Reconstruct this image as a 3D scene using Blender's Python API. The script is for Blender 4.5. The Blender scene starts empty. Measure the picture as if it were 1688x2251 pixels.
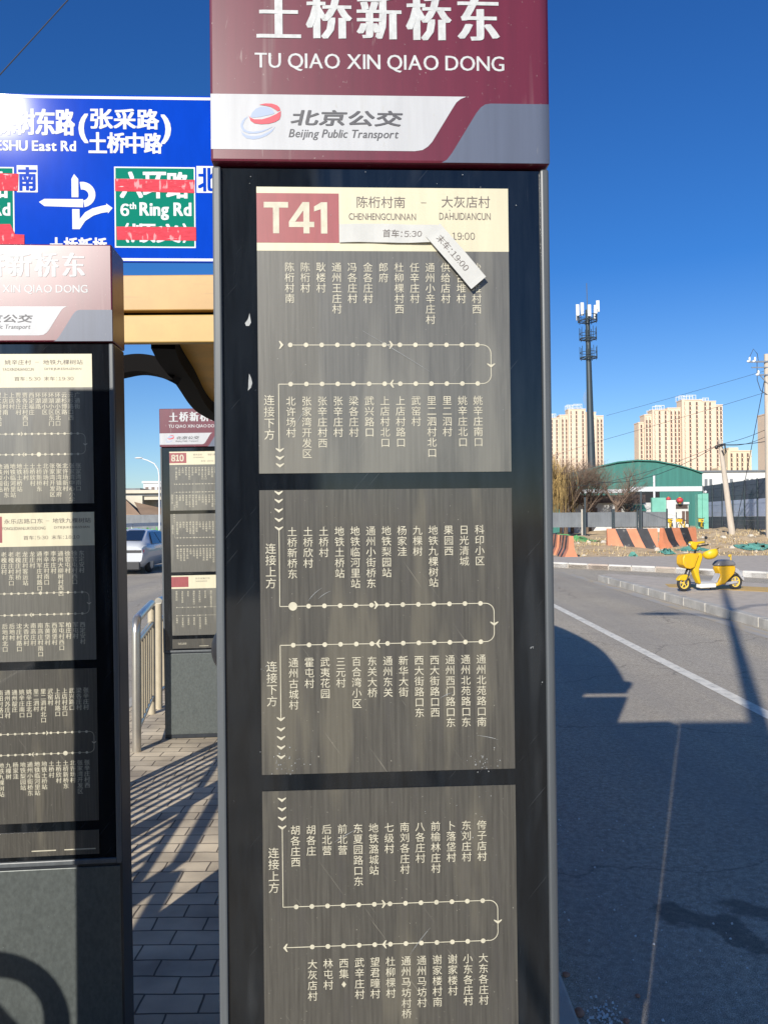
import bpy, math, random
from mathutils import Vector, Matrix
R = math.radians
SC = bpy.context.scene
COL = SC.collection

# ------------------------------------------------------------------ camera
cam_d = bpy.data.cameras.new("camera")
cam = bpy.data.objects.new("camera", cam_d)
COL.objects.link(cam)
SC.camera = cam
cam_d.sensor_fit = 'VERTICAL'
cam_d.sensor_height = 36.0
cam_d.lens = 36.0 * 1700.0 / 2251.0
cam_d.clip_start = 0.05
cam_d.clip_end = 6000
_p, _r = R(.49), R(.43)
_f = Vector((0, math.cos(_p), math.sin(_p)))
_u0 = Vector((0, -math.sin(_p), math.cos(_p)))
_x0 = Vector((1, 0, 0))
_x = math.cos(_r) * _x0 - math.sin(_r) * _u0
_u = math.sin(_r) * _x0 + math.cos(_r) * _u0
M4 = Matrix((( _x.x, _u.x, -_f.x, 0), (_x.y, _u.y, -_f.y, 0), (_x.z, _u.z, -_f.z, 1.58), (0, 0, 0, 1)))
cam.matrix_world = M4

# ------------------------------------------------------------------ light
SUN_EL, SUN_AZ = R(24.0), R(22.3)          # sun behind and left of the camera
W = bpy.data.worlds.new("World")
SC.world = W
W.use_nodes = True
nt = W.node_tree
bg = nt.nodes["Background"]
sky = nt.nodes.new("ShaderNodeTexSky")
sky.sky_type = 'NISHITA'
sky.sun_disc = False
sky.sun_elevation = SUN_EL
sky.sun_rotation = math.pi + SUN_AZ
sky.altitude = 100
sky.air_density = 1.0
sky.dust_density = 0.3
sky.ozone_density = 3.0
tcw = nt.nodes.new("ShaderNodeTexCoord")
sepw = nt.nodes.new("ShaderNodeSeparateXYZ")
nt.links.new(tcw.outputs["Generated"], sepw.inputs[0])
rw = nt.nodes.new("ShaderNodeValToRGB")          # clear winter air: deeper blue above, milky towards the horizon
rw.color_ramp.elements[0].position = .0
rw.color_ramp.elements[0].color = (.80, .89, 1.0, 1)
rw.color_ramp.elements[1].position = .30
rw.color_ramp.elements[1].color = (.22, .57, 1.0, 1)
_e = rw.color_ramp.elements.new(.56); _e.color = (.185, .53, 1.0, 1)
_e = rw.color_ramp.elements.new(.85); _e.color = (.75, .85, 1.0, 1)
nt.links.new(sepw.outputs["Z"], rw.inputs[0])
mw = nt.nodes.new("ShaderNodeMix"); mw.data_type = 'RGBA'; mw.blend_type = 'MULTIPLY'; mw.inputs[0].default_value = 1
nt.links.new(sky.outputs[0], mw.inputs[6]); nt.links.new(rw.outputs[0], mw.inputs[7])
nt.links.new(mw.outputs[2], bg.inputs[0])
bg.inputs[1].default_value = 0.082
sd = bpy.data.lights.new("sun", 'SUN')
sd.energy = 4.2
sd.angle = R(.53)
sd.color = (1.0, .945, .85)
sun = bpy.data.objects.new("sun", sd)
COL.objects.link(sun)
_d = Vector((math.sin(SUN_AZ) * math.cos(SUN_EL), math.cos(SUN_AZ) * math.cos(SUN_EL), -math.sin(SUN_EL)))
sun.rotation_euler = _d.to_track_quat('-Z', 'Y').to_euler()
SC.view_settings.view_transform = 'Standard'
SC.view_settings.look = 'None'
SC.view_settings.exposure = 0.6
SC.view_settings.gamma = 1.0
SC.view_settings.use_curve_mapping = False

# ------------------------------------------------------------------ materials
def srgb(r, g, b):
    f = lambda c: (c / 255 / 12.92) if c / 255 <= .04045 else ((c / 255 + .055) / 1.055) ** 2.4
    return (f(r), f(g), f(b))
MAT = {}
def mat(name, col, rough=.6, metal=0.0, var=0.0, scale=(8, 8, 8), coat=0.0, bump=0.0, bscale=60, spec=.5,
        col2=None, lo=.35, hi=.65, detail=6, spots=None):
    m = bpy.data.materials.new(name)
    m.use_nodes = True
    t = m.node_tree
    b = t.nodes["Principled BSDF"]
    b.inputs["Roughness"].default_value = rough
    b.inputs["Metallic"].default_value = metal
    b.inputs["Specular IOR Level"].default_value = spec
    b.inputs["Coat Weight"].default_value = coat
    b.inputs["Coat Roughness"].default_value = .03
    c = (*col, 1)
    b.inputs["Base Color"].default_value = c
    tc = t.nodes.new("ShaderNodeTexCoord")
    last = None
    if var or col2:
        mp = t.nodes.new("ShaderNodeMapping")
        mp.inputs["Scale"].default_value = scale
        t.links.new(tc.outputs["Object"], mp.inputs[0])
        n = t.nodes.new("ShaderNodeTexNoise")
        n.inputs["Scale"].default_value = 1.0
        n.inputs["Detail"].default_value = detail
        n.inputs["Roughness"].default_value = .65
        t.links.new(mp.outputs[0], n.inputs[0])
        rp = t.nodes.new("ShaderNodeValToRGB")
        rp.color_ramp.elements[0].position = lo
        rp.color_ramp.elements[1].position = hi
        if col2:
            rp.color_ramp.elements[0].color = c
            rp.color_ramp.elements[1].color = (*col2, 1)
        else:
            rp.color_ramp.elements[0].color = (*[x * (1 - var) for x in col], 1)
            rp.color_ramp.elements[1].color = (*[min(1, x * (1 + var)) for x in col], 1)
        t.links.new(n.outputs[0], rp.inputs[0])
        last = rp.outputs[0]
    if spots:                                   # (colour, noise scale, threshold, strength)
        for (sc_, ssc, th, st) in spots:
            n2 = t.nodes.new("ShaderNodeTexNoise")
            n2.inputs["Detail"].default_value = 3
            mp2 = t.nodes.new("ShaderNodeMapping")
            mp2.inputs["Scale"].default_value = ssc[:3]
            if len(ssc) > 3: mp2.vector_type = 'TEXTURE'; mp2.inputs["Scale"].default_value = [1 / q for q in ssc[:3]]; mp2.inputs["Rotation"].default_value = (0, ssc[3], 0)
            t.links.new(tc.outputs["Object"], mp2.inputs[0])
            t.links.new(mp2.outputs[0], n2.inputs[0])
            n2.inputs["Scale"].default_value = 1
            r2 = t.nodes.new("ShaderNodeValToRGB")
            r2.color_ramp.elements[0].position = th
            r2.color_ramp.elements[1].position = th + .06
            r2.color_ramp.elements[1].color = (st, st, st, 1)
            t.links.new(n2.outputs[0], r2.inputs[0])
            mx = t.nodes.new("ShaderNodeMix")
            mx.data_type = 'RGBA'
            t.links.new(r2.outputs[0], mx.inputs[0])
            if last: t.links.new(last, mx.inputs[6])
            else: mx.inputs[6].default_value = c
            mx.inputs[7].default_value = (*sc_, 1)
            last = mx.outputs[2]
    if last: t.links.new(last, b.inputs["Base Color"])
    if bump:
        n3 = t.nodes.new("ShaderNodeTexNoise")
        n3.inputs["Scale"].default_value = bscale
        n3.inputs["Detail"].default_value = 5
        t.links.new(tc.outputs["Object"], n3.inputs[0])
        bp = t.nodes.new("ShaderNodeBump")
        bp.inputs["Strength"].default_value = bump
        bp.inputs["Distance"].default_value = .01
        t.links.new(n3.outputs[0], bp.inputs["Height"])
        t.links.new(bp.outputs[0], b.inputs["Normal"])
    MAT[name] = m
    return m

DUST = (.42, .40, .36)
mat("maroon", (0.1037, 0.0083, 0.02241), .33, spec=.6, var=.10, scale=(60, 60, 3),
    spots=[(DUST, (90, 90, 14), .70, .30), (DUST, (260, 260, 200), .72, .45), (DUST, (30, 30, 1.2), .66, .16)])
mat("sign_white", (0.4109, 0.4183, 0.4333), .40, spec=.35, var=.06, scale=(40, 40, 4), spots=[((.36, .35, .32), (120, 120, 60), .68, .35), ((.34, .33, .30), (26, 26, 1.5), .60, .22)])
mat("sign_letter", (0.4276, 0.439, 0.439), .5, var=.12, scale=(120, 120, 90))
mat("sign_grey", (0.07055, 0.08715, 0.1328), .45, var=.08, scale=(60, 60, 3), spots=[(DUST, (70, 70, 10), .70, .25)])
mat("logo_blue", (0.2739, 0.332, 0.4565), .5)
mat("logo_red", (0.4814, 0.0415, 0.0664), .5)
mat("ink_grey", (.055, .055, .065), .5)
mat("ink_brown", (.11, .09, .085), .6)
mat("casing", (.018, .022, .028), .38, var=.25, scale=(30, 30, 4), spots=[(DUST, (200, 200, 140), .74, .3)])
mat("lip_metal", (0.083, 0.0913, 0.09794), .42, var=.15, scale=(40, 40, 3), spots=[(DUST, (200, 200, 160), .74, .3)])
mat("dark_glass", (0.005395, 0.007055, 0.00913), .08, var=.4, scale=(50, 50, 6), spec=.6,
    spots=[((.20, .21, .22), (160, 160, 120), .745, .30), ((.10, .11, .12), (300, 300, 6), .715, .16), ((.09, .10, .11), (420, 420, 9, .7), .70, .35), ((.045, .05, .055), (14, 14, 2.5), .60, .22)])
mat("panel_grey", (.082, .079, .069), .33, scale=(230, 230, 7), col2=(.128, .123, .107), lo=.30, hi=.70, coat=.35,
    spots=[((.40, .385, .34), (250, 250, 250), .715, .5), ((.21, .20, .165), (9, 9, 1.6), .56, .35), ((.30, .29, .25), (420, 420, 8, .6), .71, .4), ((.075, .07, .06), (30, 30, 6), .62, .3)])  # paler copy, bright reflections in the glass put into the colour
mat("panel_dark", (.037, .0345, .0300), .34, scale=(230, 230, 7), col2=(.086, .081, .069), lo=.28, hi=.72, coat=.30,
    spots=[((.42, .40, .33), (240, 240, 240), .695, .6), ((.15, .135, .10), (12, 12, 2), .56, .35), ((.058, .054, .050), (46, 46, 5), .56, .4), ((.30, .28, .23), (420, 420, 8, -.6), .71, .45)])  # darker copy for lower panels, the glass's dim reflection put into the colour
mat("cream", (0.5312, 0.4897, 0.3486), .45, var=.05, scale=(50, 50, 5), coat=.25)
mat("cream_ink", (0.4582, 0.4276, 0.3283), .5, var=.12, scale=(60, 60, 60))
mat("badge_red", (0.249, 0.0498, 0.05395), .45, var=.10, scale=(60, 60, 12), coat=.25)
mat("base_metal", (0.08113, 0.09171, 0.08815), .42, metal=.2, var=.16, scale=(90, 90, 60),
    spots=[((.26, .28, .27), (160, 160, 140), .72, .45), ((.05, .06, .06), (10, 10, 14), .62, .35)])
mat("paper", (0.4477, 0.4477, 0.426), .7, var=.04, scale=(30, 30, 30))
mat("scrap", (0.249, 0.2573, 0.2573), .5, var=.2, scale=(80, 80, 80))
# road sign
mat("sign_blue", (0.00249, 0.0415, 0.3818), .075, spec=.10, var=.06, scale=(3, 3, 1))
mat("sign_green", (0, 0.1577, 0.1079), .6, spec=.04)
mat("tape_red", (0.5146, 0.0498, 0.07055), .6, spec=.05, var=.15, scale=(6, 6, 20), spots=[((.60, .42, .42), (9, 9, 3.5), .60, .55), ((.68, .66, .66), (2.5, 2.5, 26), .66, .7)])
mat("reflect_white", (0.5976, 0.6059, 0.6225), .6, spec=.04)
mat("galv", (0.3735, 0.3901, 0.4067), .35, metal=.7, var=.1, scale=(5, 5, 5))
mat("gold", (.43, .245, .070), .5, var=.10, scale=(5, 5, 5), spots=[((.26, .16, .06), (3, 3, 24), .60, .35)])
mat("gold_light", (.46, .295, .085), .5, var=.08, scale=(5, 5, 5), spots=[((.24, .17, .07), (14, 14, 60), .68, .5)])
mat("gold_soffit", (.66, .33, .008), .5, var=.15, scale=(3, 3, 3))
mat("black_rib", (.0035, .003, .003), .8, spec=.12)
mat("steel", (0.498, 0.4648, 0.4067), .28, metal=.8, var=.06, scale=(9, 9, 9))
mat("post_cream", (0.415, 0.3569, 0.2573), .45, var=.08, scale=(30, 30, 12))
mat("rubber", (.02, .02, .022), .8)
mat("black_plastic", (.022, .022, .025), .45)
# setting
mat("earth", (.40, .29, .17), .95, scale=(1.2, 1.2, 1.2), col2=(.62, .47, .29), detail=10, bump=.6, bscale=6,
    spots=[((.16, .13, .08), (.6, .6, .6), .60, .6), ((.42, .38, .30), (5, 5, 5), .70, .5)])
mat("kerb", (.42, .395, .35), .85, var=.18, scale=(3, 3, 3), bump=.2, bscale=60)
mat("kerb_white", (.55, .53, .50), .8, var=.12, scale=(3, 3, 3))
mat("kerb_red", (.46, .38, .32), .8, var=.15, scale=(3, 3, 3))
mat("tactile", (.55, .36, .12), .8, var=.15, scale=(4, 4, 4))
mat("island_pave", (.46, .40, .33), .85, var=.12, scale=(4, 4, 4))
mat("line_paint", (.68, .64, .55), .7, var=.18, scale=(9, 9, 9), spots=[((.25, .24, .23), (14, 14, 14), .62, .7)])
mat("yellow_line", (.42, .35, .25), .85, scale=(5, 1.2, 6), col2=(.36, .34, .31), lo=.40, hi=.55)
mat("white_paint", (0.6142, 0.6225, 0.6308), .45, var=.05, scale=(3, 3, 3))
mat("white_wall", (0.5644, 0.5644, 0.5478), .7, var=.08, scale=(.8, .8, .8))
mat("teal_wall", (0.03735, 0.166, 0.1369), .6, var=.16, scale=(2.2, 2.2, .12))
mat("teal_light", (.16, .42, .33), .6, var=.08, scale=(1, 1, 1))
mat("dark_inside", (.012, .012, .014), .8)
mat("brown_roof", (.07, .05, .045), .7, var=.2, scale=(2, 2, 2))
mat("hoard_grey", (0.1411, 0.1535, 0.166), .6, var=.15, scale=(1.2, 1.2, .6))
mat("barn_dark", (.075, .085, .115), .5, var=.12, scale=(1, 1, 4))
mat("barn_light", (0.4316, 0.4814, 0.6142), .5, var=.06, scale=(1, 1, 2))
mat("lantern_red", (.50, .05, .06), .5)
mat("concrete", (.46, .42, .36), .85, var=.12, scale=(2, 2, 2))
mat("bridge_conc", (0.5146, 0.4731, 0.3818), .85, var=.08, scale=(.15, .15, .15))
mat("bank_brown", (.30, .20, .13), .95, var=.15, scale=(.3, .3, .3))
mat("barrier_orange", (0.5478, 0.2075, 0.1079), .6, var=.10, scale=(2, 2, 2), spots=[((.40, .33, .28), (2.5, 2.5, 3), .66, .5)])
mat("barrier_black", (.03, .03, .035), .6, var=.2, scale=(3, 3, 3), spots=[((.30, .28, .25), (3, 3, 3), .62, .5)])
mat("netting", (.08, .24, .20), .8, var=.3, scale=(2, 2, 2))
mat("green_net", (.10, .30, .10), .85, var=.25, scale=(2, 2, 2))
mat("apt_wall", (0.6474, 0.5146, 0.3901), .8, var=.04, scale=(.1, .1, .1))
mat("apt_cream", (0.6142, 0.5146, 0.3652), .8, var=.05, scale=(.1, .1, .1))
mat("apt_window", (.13, .085, .07), .4, var=.2, scale=(.5, .5, .5))
mat("apt_rail", (.60, .52, .46), .7)
mat("apt_shade", (.10, .13, .20), .6)
mat("tower_steel", (.035, .05, .06), .5, metal=.2, var=.1, scale=(1, 1, .3))
mat("antenna", (0.6225, 0.6308, 0.6225), .4)
mat("wood_pole", (.46, .40, .33), .85, var=.12, scale=(6, 6, 1))
mat("wire", (.03, .035, .05), .6)
mat("bark", (.15, .105, .075), .95, var=.3, scale=(6, 6, 2))
mat("twig", (.17, .12, .09), .95, var=.2, scale=(2, 2, 2))
mat("willow", (.38, .26, .10), .9, var=.2, scale=(1, 1, 1))
mat("dry_grass", (.50, .39, .22), .95, var=.3, scale=(3, 3, 3))
# vehicles
mat("scoot_yellow", (.66, .42, .008), .42, coat=.15, var=.08, scale=(9, 9, 3), spots=[((.32, .25, .12), (22, 22, 14), .62, .35)])
mat("scoot_orange", (.66, .37, .010), .42, coat=.15, var=.08, scale=(9, 9, 3), spots=[((.30, .22, .12), (22, 22, 14), .62, .35)])
mat("scoot_grey", (.36, .36, .38), .5)
mat("scoot_white", (.72, .71, .66), .5)
mat("seat_grey", (.17, .165, .17), .28, spec=.7)
mat("rim_yellow", (.72, .50, .08), .45)
mat("car_white", (0.476, 0.493, 0.5185), .25, coat=.6)
mat("car_glass", (.01, .02, .045), .06, spec=.8)
mat("tail_red", (.16, .01, .015), .3)
mat("stone_red", (.42, .20, .13), .85, var=.2, scale=(40, 40, 40))
mat("stone_white", (.72, .72, .70), .8, var=.1, scale=(40, 40, 40))

def asphalt():
    m = bpy.data.materials.new("asphalt"); m.use_nodes = True
    t = m.node_tree; b = t.nodes["Principled BSDF"]; b.inputs["Roughness"].default_value = .88
    b.inputs["Specular IOR Level"].default_value = .3
    tc = t.nodes.new("ShaderNodeTexCoord")
    def noise(s, d=6, vec=None):
        n = t.nodes.new("ShaderNodeTexNoise"); n.inputs["Scale"].default_value = s; n.inputs["Detail"].default_value = d
        t.links.new(vec or tc.outputs["Object"], n.inputs[0]); return n
    def ramp(src, p0, c0, p1, c1):
        r = t.nodes.new("ShaderNodeValToRGB")
        r.color_ramp.elements[0].position = p0; r.color_ramp.elements[0].color = (*c0, 1)
        r.color_ramp.elements[1].position = p1; r.color_ramp.elements[1].color = (*c1, 1)
        t.links.new(src, r.inputs[0]); return r.outputs[0]
    def mix(fac, a, c, mode='MIX'):
        x = t.nodes.new("ShaderNodeMix"); x.data_type = 'RGBA'; x.blend_type = mode
        if isinstance(fac, float): x.inputs[0].default_value = fac
        else: t.links.new(fac, x.inputs[0])
        t.links.new(a, x.inputs[6])
        if isinstance(c, tuple): x.inputs[7].default_value = (*c, 1)
        else: t.links.new(c, x.inputs[7])
        return x.outputs[2]
    base = ramp(noise(.35, 8).outputs[0], .3, (.375, .325, .255), .7, (.475, .415, .325))
    fine = ramp(noise(260, 2).outputs[0], .34, (.35, .35, .35), .68, (1.6, 1.6, 1.6))
    c = mix(1.0, base, fine, 'MULTIPLY')
    mid = ramp(noise(38, 4).outputs[0], .30, (.72, .72, .72), .70, (1.22, 1.22, 1.22))
    c = mix(1.0, c, mid, 'MULTIPLY')
    v = t.nodes.new("ShaderNodeTexVoronoi"); v.inputs["Scale"].default_value = 85
    t.links.new(tc.outputs["Object"], v.inputs[0])
    peb = ramp(v.outputs["Distance"], .20, (.9, .9, .9), .32, (0, 0, 0))
    n2 = ramp(noise(47, 1).outputs[0], .54, (0, 0, 0), .58, (1, 1, 1))
    pm = mix(1.0, peb, n2, 'MULTIPLY')
    c = mix(pm, c, (.62, .60, .56))
    n4 = ramp(noise(120, 1).outputs[0], .66, (0, 0, 0), .70, (.6, .6, .6))
    c = mix(n4, c, (.08, .075, .07))
    # tyre wear and patches along the lane
    mpw = t.nodes.new("ShaderNodeMapping"); mpw.inputs["Scale"].default_value = (1.6, .10, 1)
    t.links.new(tc.outputs["Object"], mpw.inputs[0])
    wear = ramp(noise(1.0, 5, mpw.outputs[0]).outputs[0], .42, (0, 0, 0), .62, (.45, .45, .45))
    c = mix(wear, c, (.26, .245, .225))
    oil = ramp(noise(.9, 6).outputs[0], .66, (0, 0, 0), .72, (.35, .35, .35))
    c = mix(oil, c, (.16, .15, .14))
    # long cracks
    mp = t.nodes.new("ShaderNodeMapping"); mp.inputs["Scale"].default_value = (.5, .9, .5)
    dist = noise(1.3, 5)
    add = t.nodes.new("ShaderNodeVectorMath"); add.operation = 'ADD'
    t.links.new(tc.outputs["Object"], add.inputs[0]); t.links.new(dist.outputs["Color"], add.inputs[1])
    t.links.new(add.outputs[0], mp.inputs[0])
    vc = t.nodes.new("ShaderNodeTexVoronoi"); vc.feature = 'DISTANCE_TO_EDGE'; vc.inputs["Scale"].default_value = .45
    t.links.new(mp.outputs[0], vc.inputs[0])
    cr = ramp(vc.outputs["Distance"], .0012, (.5, .5, .5), .0045, (0, 0, 0))
    c = mix(cr, c, (.07, .065, .06))
    # damp stain near the kerb: a branching puddle mark with its own ragged outline
    ns = noise(5.5, 10)
    warp = t.nodes.new("ShaderNodeVectorMath"); warp.operation = 'MULTIPLY_ADD'
    warp.inputs[1].default_value = (.42, .36, 0)
    t.links.new(ns.outputs["Color"], warp.inputs[0]); t.links.new(tc.outputs["Object"], warp.inputs[2])
    def vm(op, a_, b_=None):
        n = t.nodes.new("ShaderNodeVectorMath"); n.operation = op
        for i, q in ((0, a_), (1, b_)):
            if q is None: continue
            if isinstance(q, tuple): n.inputs[i].default_value = q
            else: t.links.new(q, n.inputs[i])
        return n
    def sm(op, a_, b_=0.0, clamp=False):
        n = t.nodes.new("ShaderNodeMath"); n.operation = op; n.use_clamp = clamp
        for i, q in ((0, a_), (1, b_)):
            if isinstance(q, (int, float)): n.inputs[i].default_value = q
            else: t.links.new(q, n.inputs[i])
        return n.outputs[0]
    flat_ = vm('MULTIPLY', warp.outputs[0], (1, 1, 0)).outputs[0]
    best = None
    for (ax, ay, bx_, by, w) in ((1.44, 3.57, 1.60, 3.49, .085), (1.60, 3.51, 1.68, 3.29, .05), (1.68, 3.29, 2.03, 3.13, .04), (1.74, 3.59, 2.18, 3.55, .04), (2.03, 3.55, 2.38, 3.43, .09)):
        pa = vm('SUBTRACT', flat_, (ax, ay, 0)).outputs[0]
        ba = (bx_ - ax, by - ay, 0); l2 = ba[0] ** 2 + ba[1] ** 2
        dt = vm('DOT_PRODUCT', pa, ba).outputs["Value"]
        h_ = sm('MULTIPLY', dt, 1 / l2, True)
        sc = t.nodes.new("ShaderNodeVectorMath"); sc.operation = 'SCALE'; sc.inputs[0].default_value = ba; t.links.new(h_, sc.inputs["Scale"])
        df = vm('SUBTRACT', pa, sc.outputs[0]).outputs[0]
        d_ = sm('SUBTRACT', vm('LENGTH', df).outputs["Value"], w)
        best = d_ if best is None else sm('MINIMUM', best, d_)
    edge_ = ramp(best, .0, (.62, .62, .62), .03, (0, 0, 0))
    c = mix(edge_, c, (.085, .075, .062))
    t.links.new(c, b.inputs["Base Color"])
    bp = t.nodes.new("ShaderNodeBump"); bp.inputs["Strength"].default_value = .5; bp.inputs["Distance"].default_value = .006
    t.links.new(noise(140, 4).outputs[0], bp.inputs["Height"]); t.links.new(bp.outputs[0], b.inputs["Normal"])
    MAT["asphalt"] = m
asphalt()

def pavers():
    m = bpy.data.materials.new("pavers"); m.use_nodes = True
    t = m.node_tree; b = t.nodes["Principled BSDF"]; b.inputs["Roughness"].default_value = .85
    tc = t.nodes.new("ShaderNodeTexCoord")
    n0 = t.nodes.new("ShaderNodeTexNoise"); n0.inputs["Scale"].default_value = 5
    t.links.new(tc.outputs["Object"], n0.inputs[0])
    ma = t.nodes.new("ShaderNodeVectorMath"); ma.operation = 'MULTIPLY_ADD'; ma.inputs[1].default_value = (.018,) * 3
    t.links.new(n0.outputs["Color"], ma.inputs[0]); t.links.new(tc.outputs["Object"], ma.inputs[2])
    br = t.nodes.new("ShaderNodeTexBrick")
    br.inputs["Scale"].default_value = 1
    br.inputs["Brick Width"].default_value = .2
    br.inputs["Row Height"].default_value = .1
    br.inputs["Mortar Size"].default_value = .004
    br.inputs["Mortar Smooth"].default_value = .3
    br.inputs["Color1"].default_value = (.70, .60, .46, 1)
    br.inputs["Color2"].default_value = (.55, .47, .36, 1)
    br.inputs["Mortar"].default_value = (.15, .125, .10, 1)
    t.links.new(ma.outputs[0], br.inputs[0])
    n1 = t.nodes.new("ShaderNodeTexNoise"); n1.inputs["Scale"].default_value = 3; n1.inputs["Detail"].default_value = 8
    t.links.new(tc.outputs["Object"], n1.inputs[0])
    rp = t.nodes.new("ShaderNodeValToRGB")
    rp.color_ramp.elements[0].position = .32; rp.color_ramp.elements[0].color = (.52, .51, .50, 1)
    rp.color_ramp.elements[1].position = .7; rp.color_ramp.elements[1].color = (1.1, 1.08, 1.02, 1)
    t.links.new(n1.outputs[0], rp.inputs[0])
    mx = t.nodes.new("ShaderNodeMix"); mx.data_type = 'RGBA'; mx.blend_type = 'MULTIPLY'; mx.inputs[0].default_value = 1
    t.links.new(br.outputs["Color"], mx.inputs[6]); t.links.new(rp.outputs[0], mx.inputs[7])
    t.links.new(mx.outputs[2], b.inputs["Base Color"])
    bp = t.nodes.new("ShaderNodeBump"); bp.inputs["Strength"].default_value = .8; bp.inputs["Distance"].default_value = .006
    bp.invert = True
    t.links.new(br.outputs["Fac"], bp.inputs["Height"])
    n2 = t.nodes.new("ShaderNodeTexNoise"); n2.inputs["Scale"].default_value = 120
    t.links.new(tc.outputs["Object"], n2.inputs[0])
    bp2 = t.nodes.new("ShaderNodeBump"); bp2.inputs["Strength"].default_value = .3; bp2.inputs["Distance"].default_value = .004
    t.links.new(n2.outputs[0], bp2.inputs["Height"]); t.links.new(bp.outputs[0], bp2.inputs["Normal"])
    t.links.new(bp2.outputs[0], b.inputs["Normal"])
    MAT["pavers"] = m
pavers()

# ------------------------------------------------------------------ mesh helpers
class MB:
    def __init__(s): s.v = []; s.f = []
    def add(s, vs, fs):
        o = len(s.v); s.v += [tuple(p) for p in vs]; s.f += [tuple(i + o for i in q) for q in fs]; return s
    def box(s, x0, x1, y0, y1, z0, z1):
        return s.add([(x0, y0, z0), (x1, y0, z0), (x1, y1, z0), (x0, y1, z0), (x0, y0, z1), (x1, y0, z1), (x1, y1, z1), (x0, y1, z1)],
                     [(0, 3, 2, 1), (4, 5, 6, 7), (0, 1, 5, 4), (1, 2, 6, 5), (2, 3, 7, 6), (3, 0, 4, 7)])
    def slab(s, poly, z0, z1):                       # polygon in XY (counter-clockwise), extruded in Z
        n = len(poly)
        vs = [(x, y, z0) for x, y in poly] + [(x, y, z1) for x, y in poly]
        return s.add(vs, [tuple(range(n - 1, -1, -1)), tuple(range(n, 2 * n))] + [(i, (i + 1) % n, n + (i + 1) % n, n + i) for i in range(n)])
    def plate(s, poly, y0, y1):                      # polygon in XZ, extruded in Y (front at y0)
        a = sum(poly[i][0] * poly[(i + 1) % len(poly)][1] - poly[(i + 1) % len(poly)][0] * poly[i][1] for i in range(len(poly)))
        if a < 0: poly = poly[::-1]
        n = len(poly)
        vs = [(x, y0, z) for x, z in poly] + [(x, y1, z) for x, z in poly]
        return s.add(vs, [tuple(range(n)), tuple(range(2 * n - 1, n - 1, -1))] + [(i, n + i, n + (i + 1) % n, (i + 1) % n) for i in range(n)])
    def tube(s, pts, r, n=8, r2=None, caps=True):
        pts = [Vector(p) for p in pts]; k = len(pts); base = len(s.v); prev = None
        for i, p in enumerate(pts):
            d = (pts[min(i + 1, k - 1)] - pts[max(i - 1, 0)])
            if d.length < 1e-9: d = Vector((0, 0, 1))
            d.normalize()
            if prev is None:
                a = d.orthogonal().normalized()
            else:
                a = prev - d * prev.dot(d)
                a = a.normalized() if a.length > 1e-6 else d.orthogonal().normalized()
            prev = a; b = d.cross(a)
            if isinstance(r, (list, tuple)): rr = r[i]
            else: rr = r if r2 is None else r + (r2 - r) * i / max(1, k - 1)
            for j in range(n):
                t = 2 * math.pi * j / n
                q = p + (a * math.cos(t) + b * math.sin(t)) * rr
                s.v.append((q.x, q.y, q.z))
        for i in range(k - 1):
            for j in range(n):
                a0 = base + i * n + j; a1 = base + i * n + (j + 1) % n
                s.f.append((a0, a1, a1 + n, a0 + n))
        if caps:
            s.f.append(tuple(base + j for j in range(n - 1, -1, -1)))
            s.f.append(tuple(base + (k - 1) * n + j for j in range(n)))
        return s
    def cyl(s, c, axis, r, h, n=20):
        c = Vector(c); a = Vector(axis).normalized()
        return s.tube([c - a * h / 2, c + a * h / 2], r, n)
    def torus(s, c, axis, R0, r0, n=28, m=8):
        c = Vector(c); a = Vector(axis).normalized(); u = a.orthogonal().normalized(); w = a.cross(u); b0 = len(s.v)
        for i in range(n):
            t = 2 * math.pi * i / n; d = u * math.cos(t) + w * math.sin(t)
            for j in range(m):
                q = 2 * math.pi * j / m; p = c + d * (R0 + r0 * math.cos(q)) + a * r0 * math.sin(q)
                s.v.append((p.x, p.y, p.z))
        for i in range(n):
            for j in range(m):
                s.f.append((b0 + i * m + j, b0 + ((i + 1) % n) * m + j, b0 + ((i + 1) % n) * m + (j + 1) % m, b0 + i * m + (j + 1) % m))
        return s
    def ball(s, c, rx, ry, rz, n=14, m=8, top=1.0):
        vs = []; b0 = len(s.v)
        for i in range(m + 1):
            th = math.pi * i / m
            for j in range(n):
                ph = 2 * math.pi * j / n
                s.v.append((c[0] + rx * math.sin(th) * math.cos(ph), c[1] + ry * math.sin(th) * math.sin(ph), c[2] + rz * math.cos(th)))
        for i in range(m):
            for j in range(n):
                s.f.append((b0 + i * n + j, b0 + (i + 1) * n + j, b0 + (i + 1) * n + (j + 1) % n, b0 + i * n + (j + 1) % n))
        return s
    def build(s, name, m, parent=None, smooth=False, bevel=0.0, loc=None, seg=2):
        me = bpy.data.meshes.new(name)
        me.from_pydata(s.v, [], s.f); me.update()
        if m: me.materials.append(MAT[m] if isinstance(m, str) else m)
        if smooth:
            for p in me.polygons: p.use_smooth = True
            try: me.set_sharp_from_angle(angle=R(40))
            except Exception: pass
        o = bpy.data.objects.new(name, me); COL.objects.link(o)
        if parent: o.parent = parent
        if loc: o.location = loc
        if bevel:
            b = o.modifiers.new("bevel", 'BEVEL'); b.width = bevel; b.segments = seg; b.limit_method = 'ANGLE'; b.angle_limit = R(35)
        return o

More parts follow.
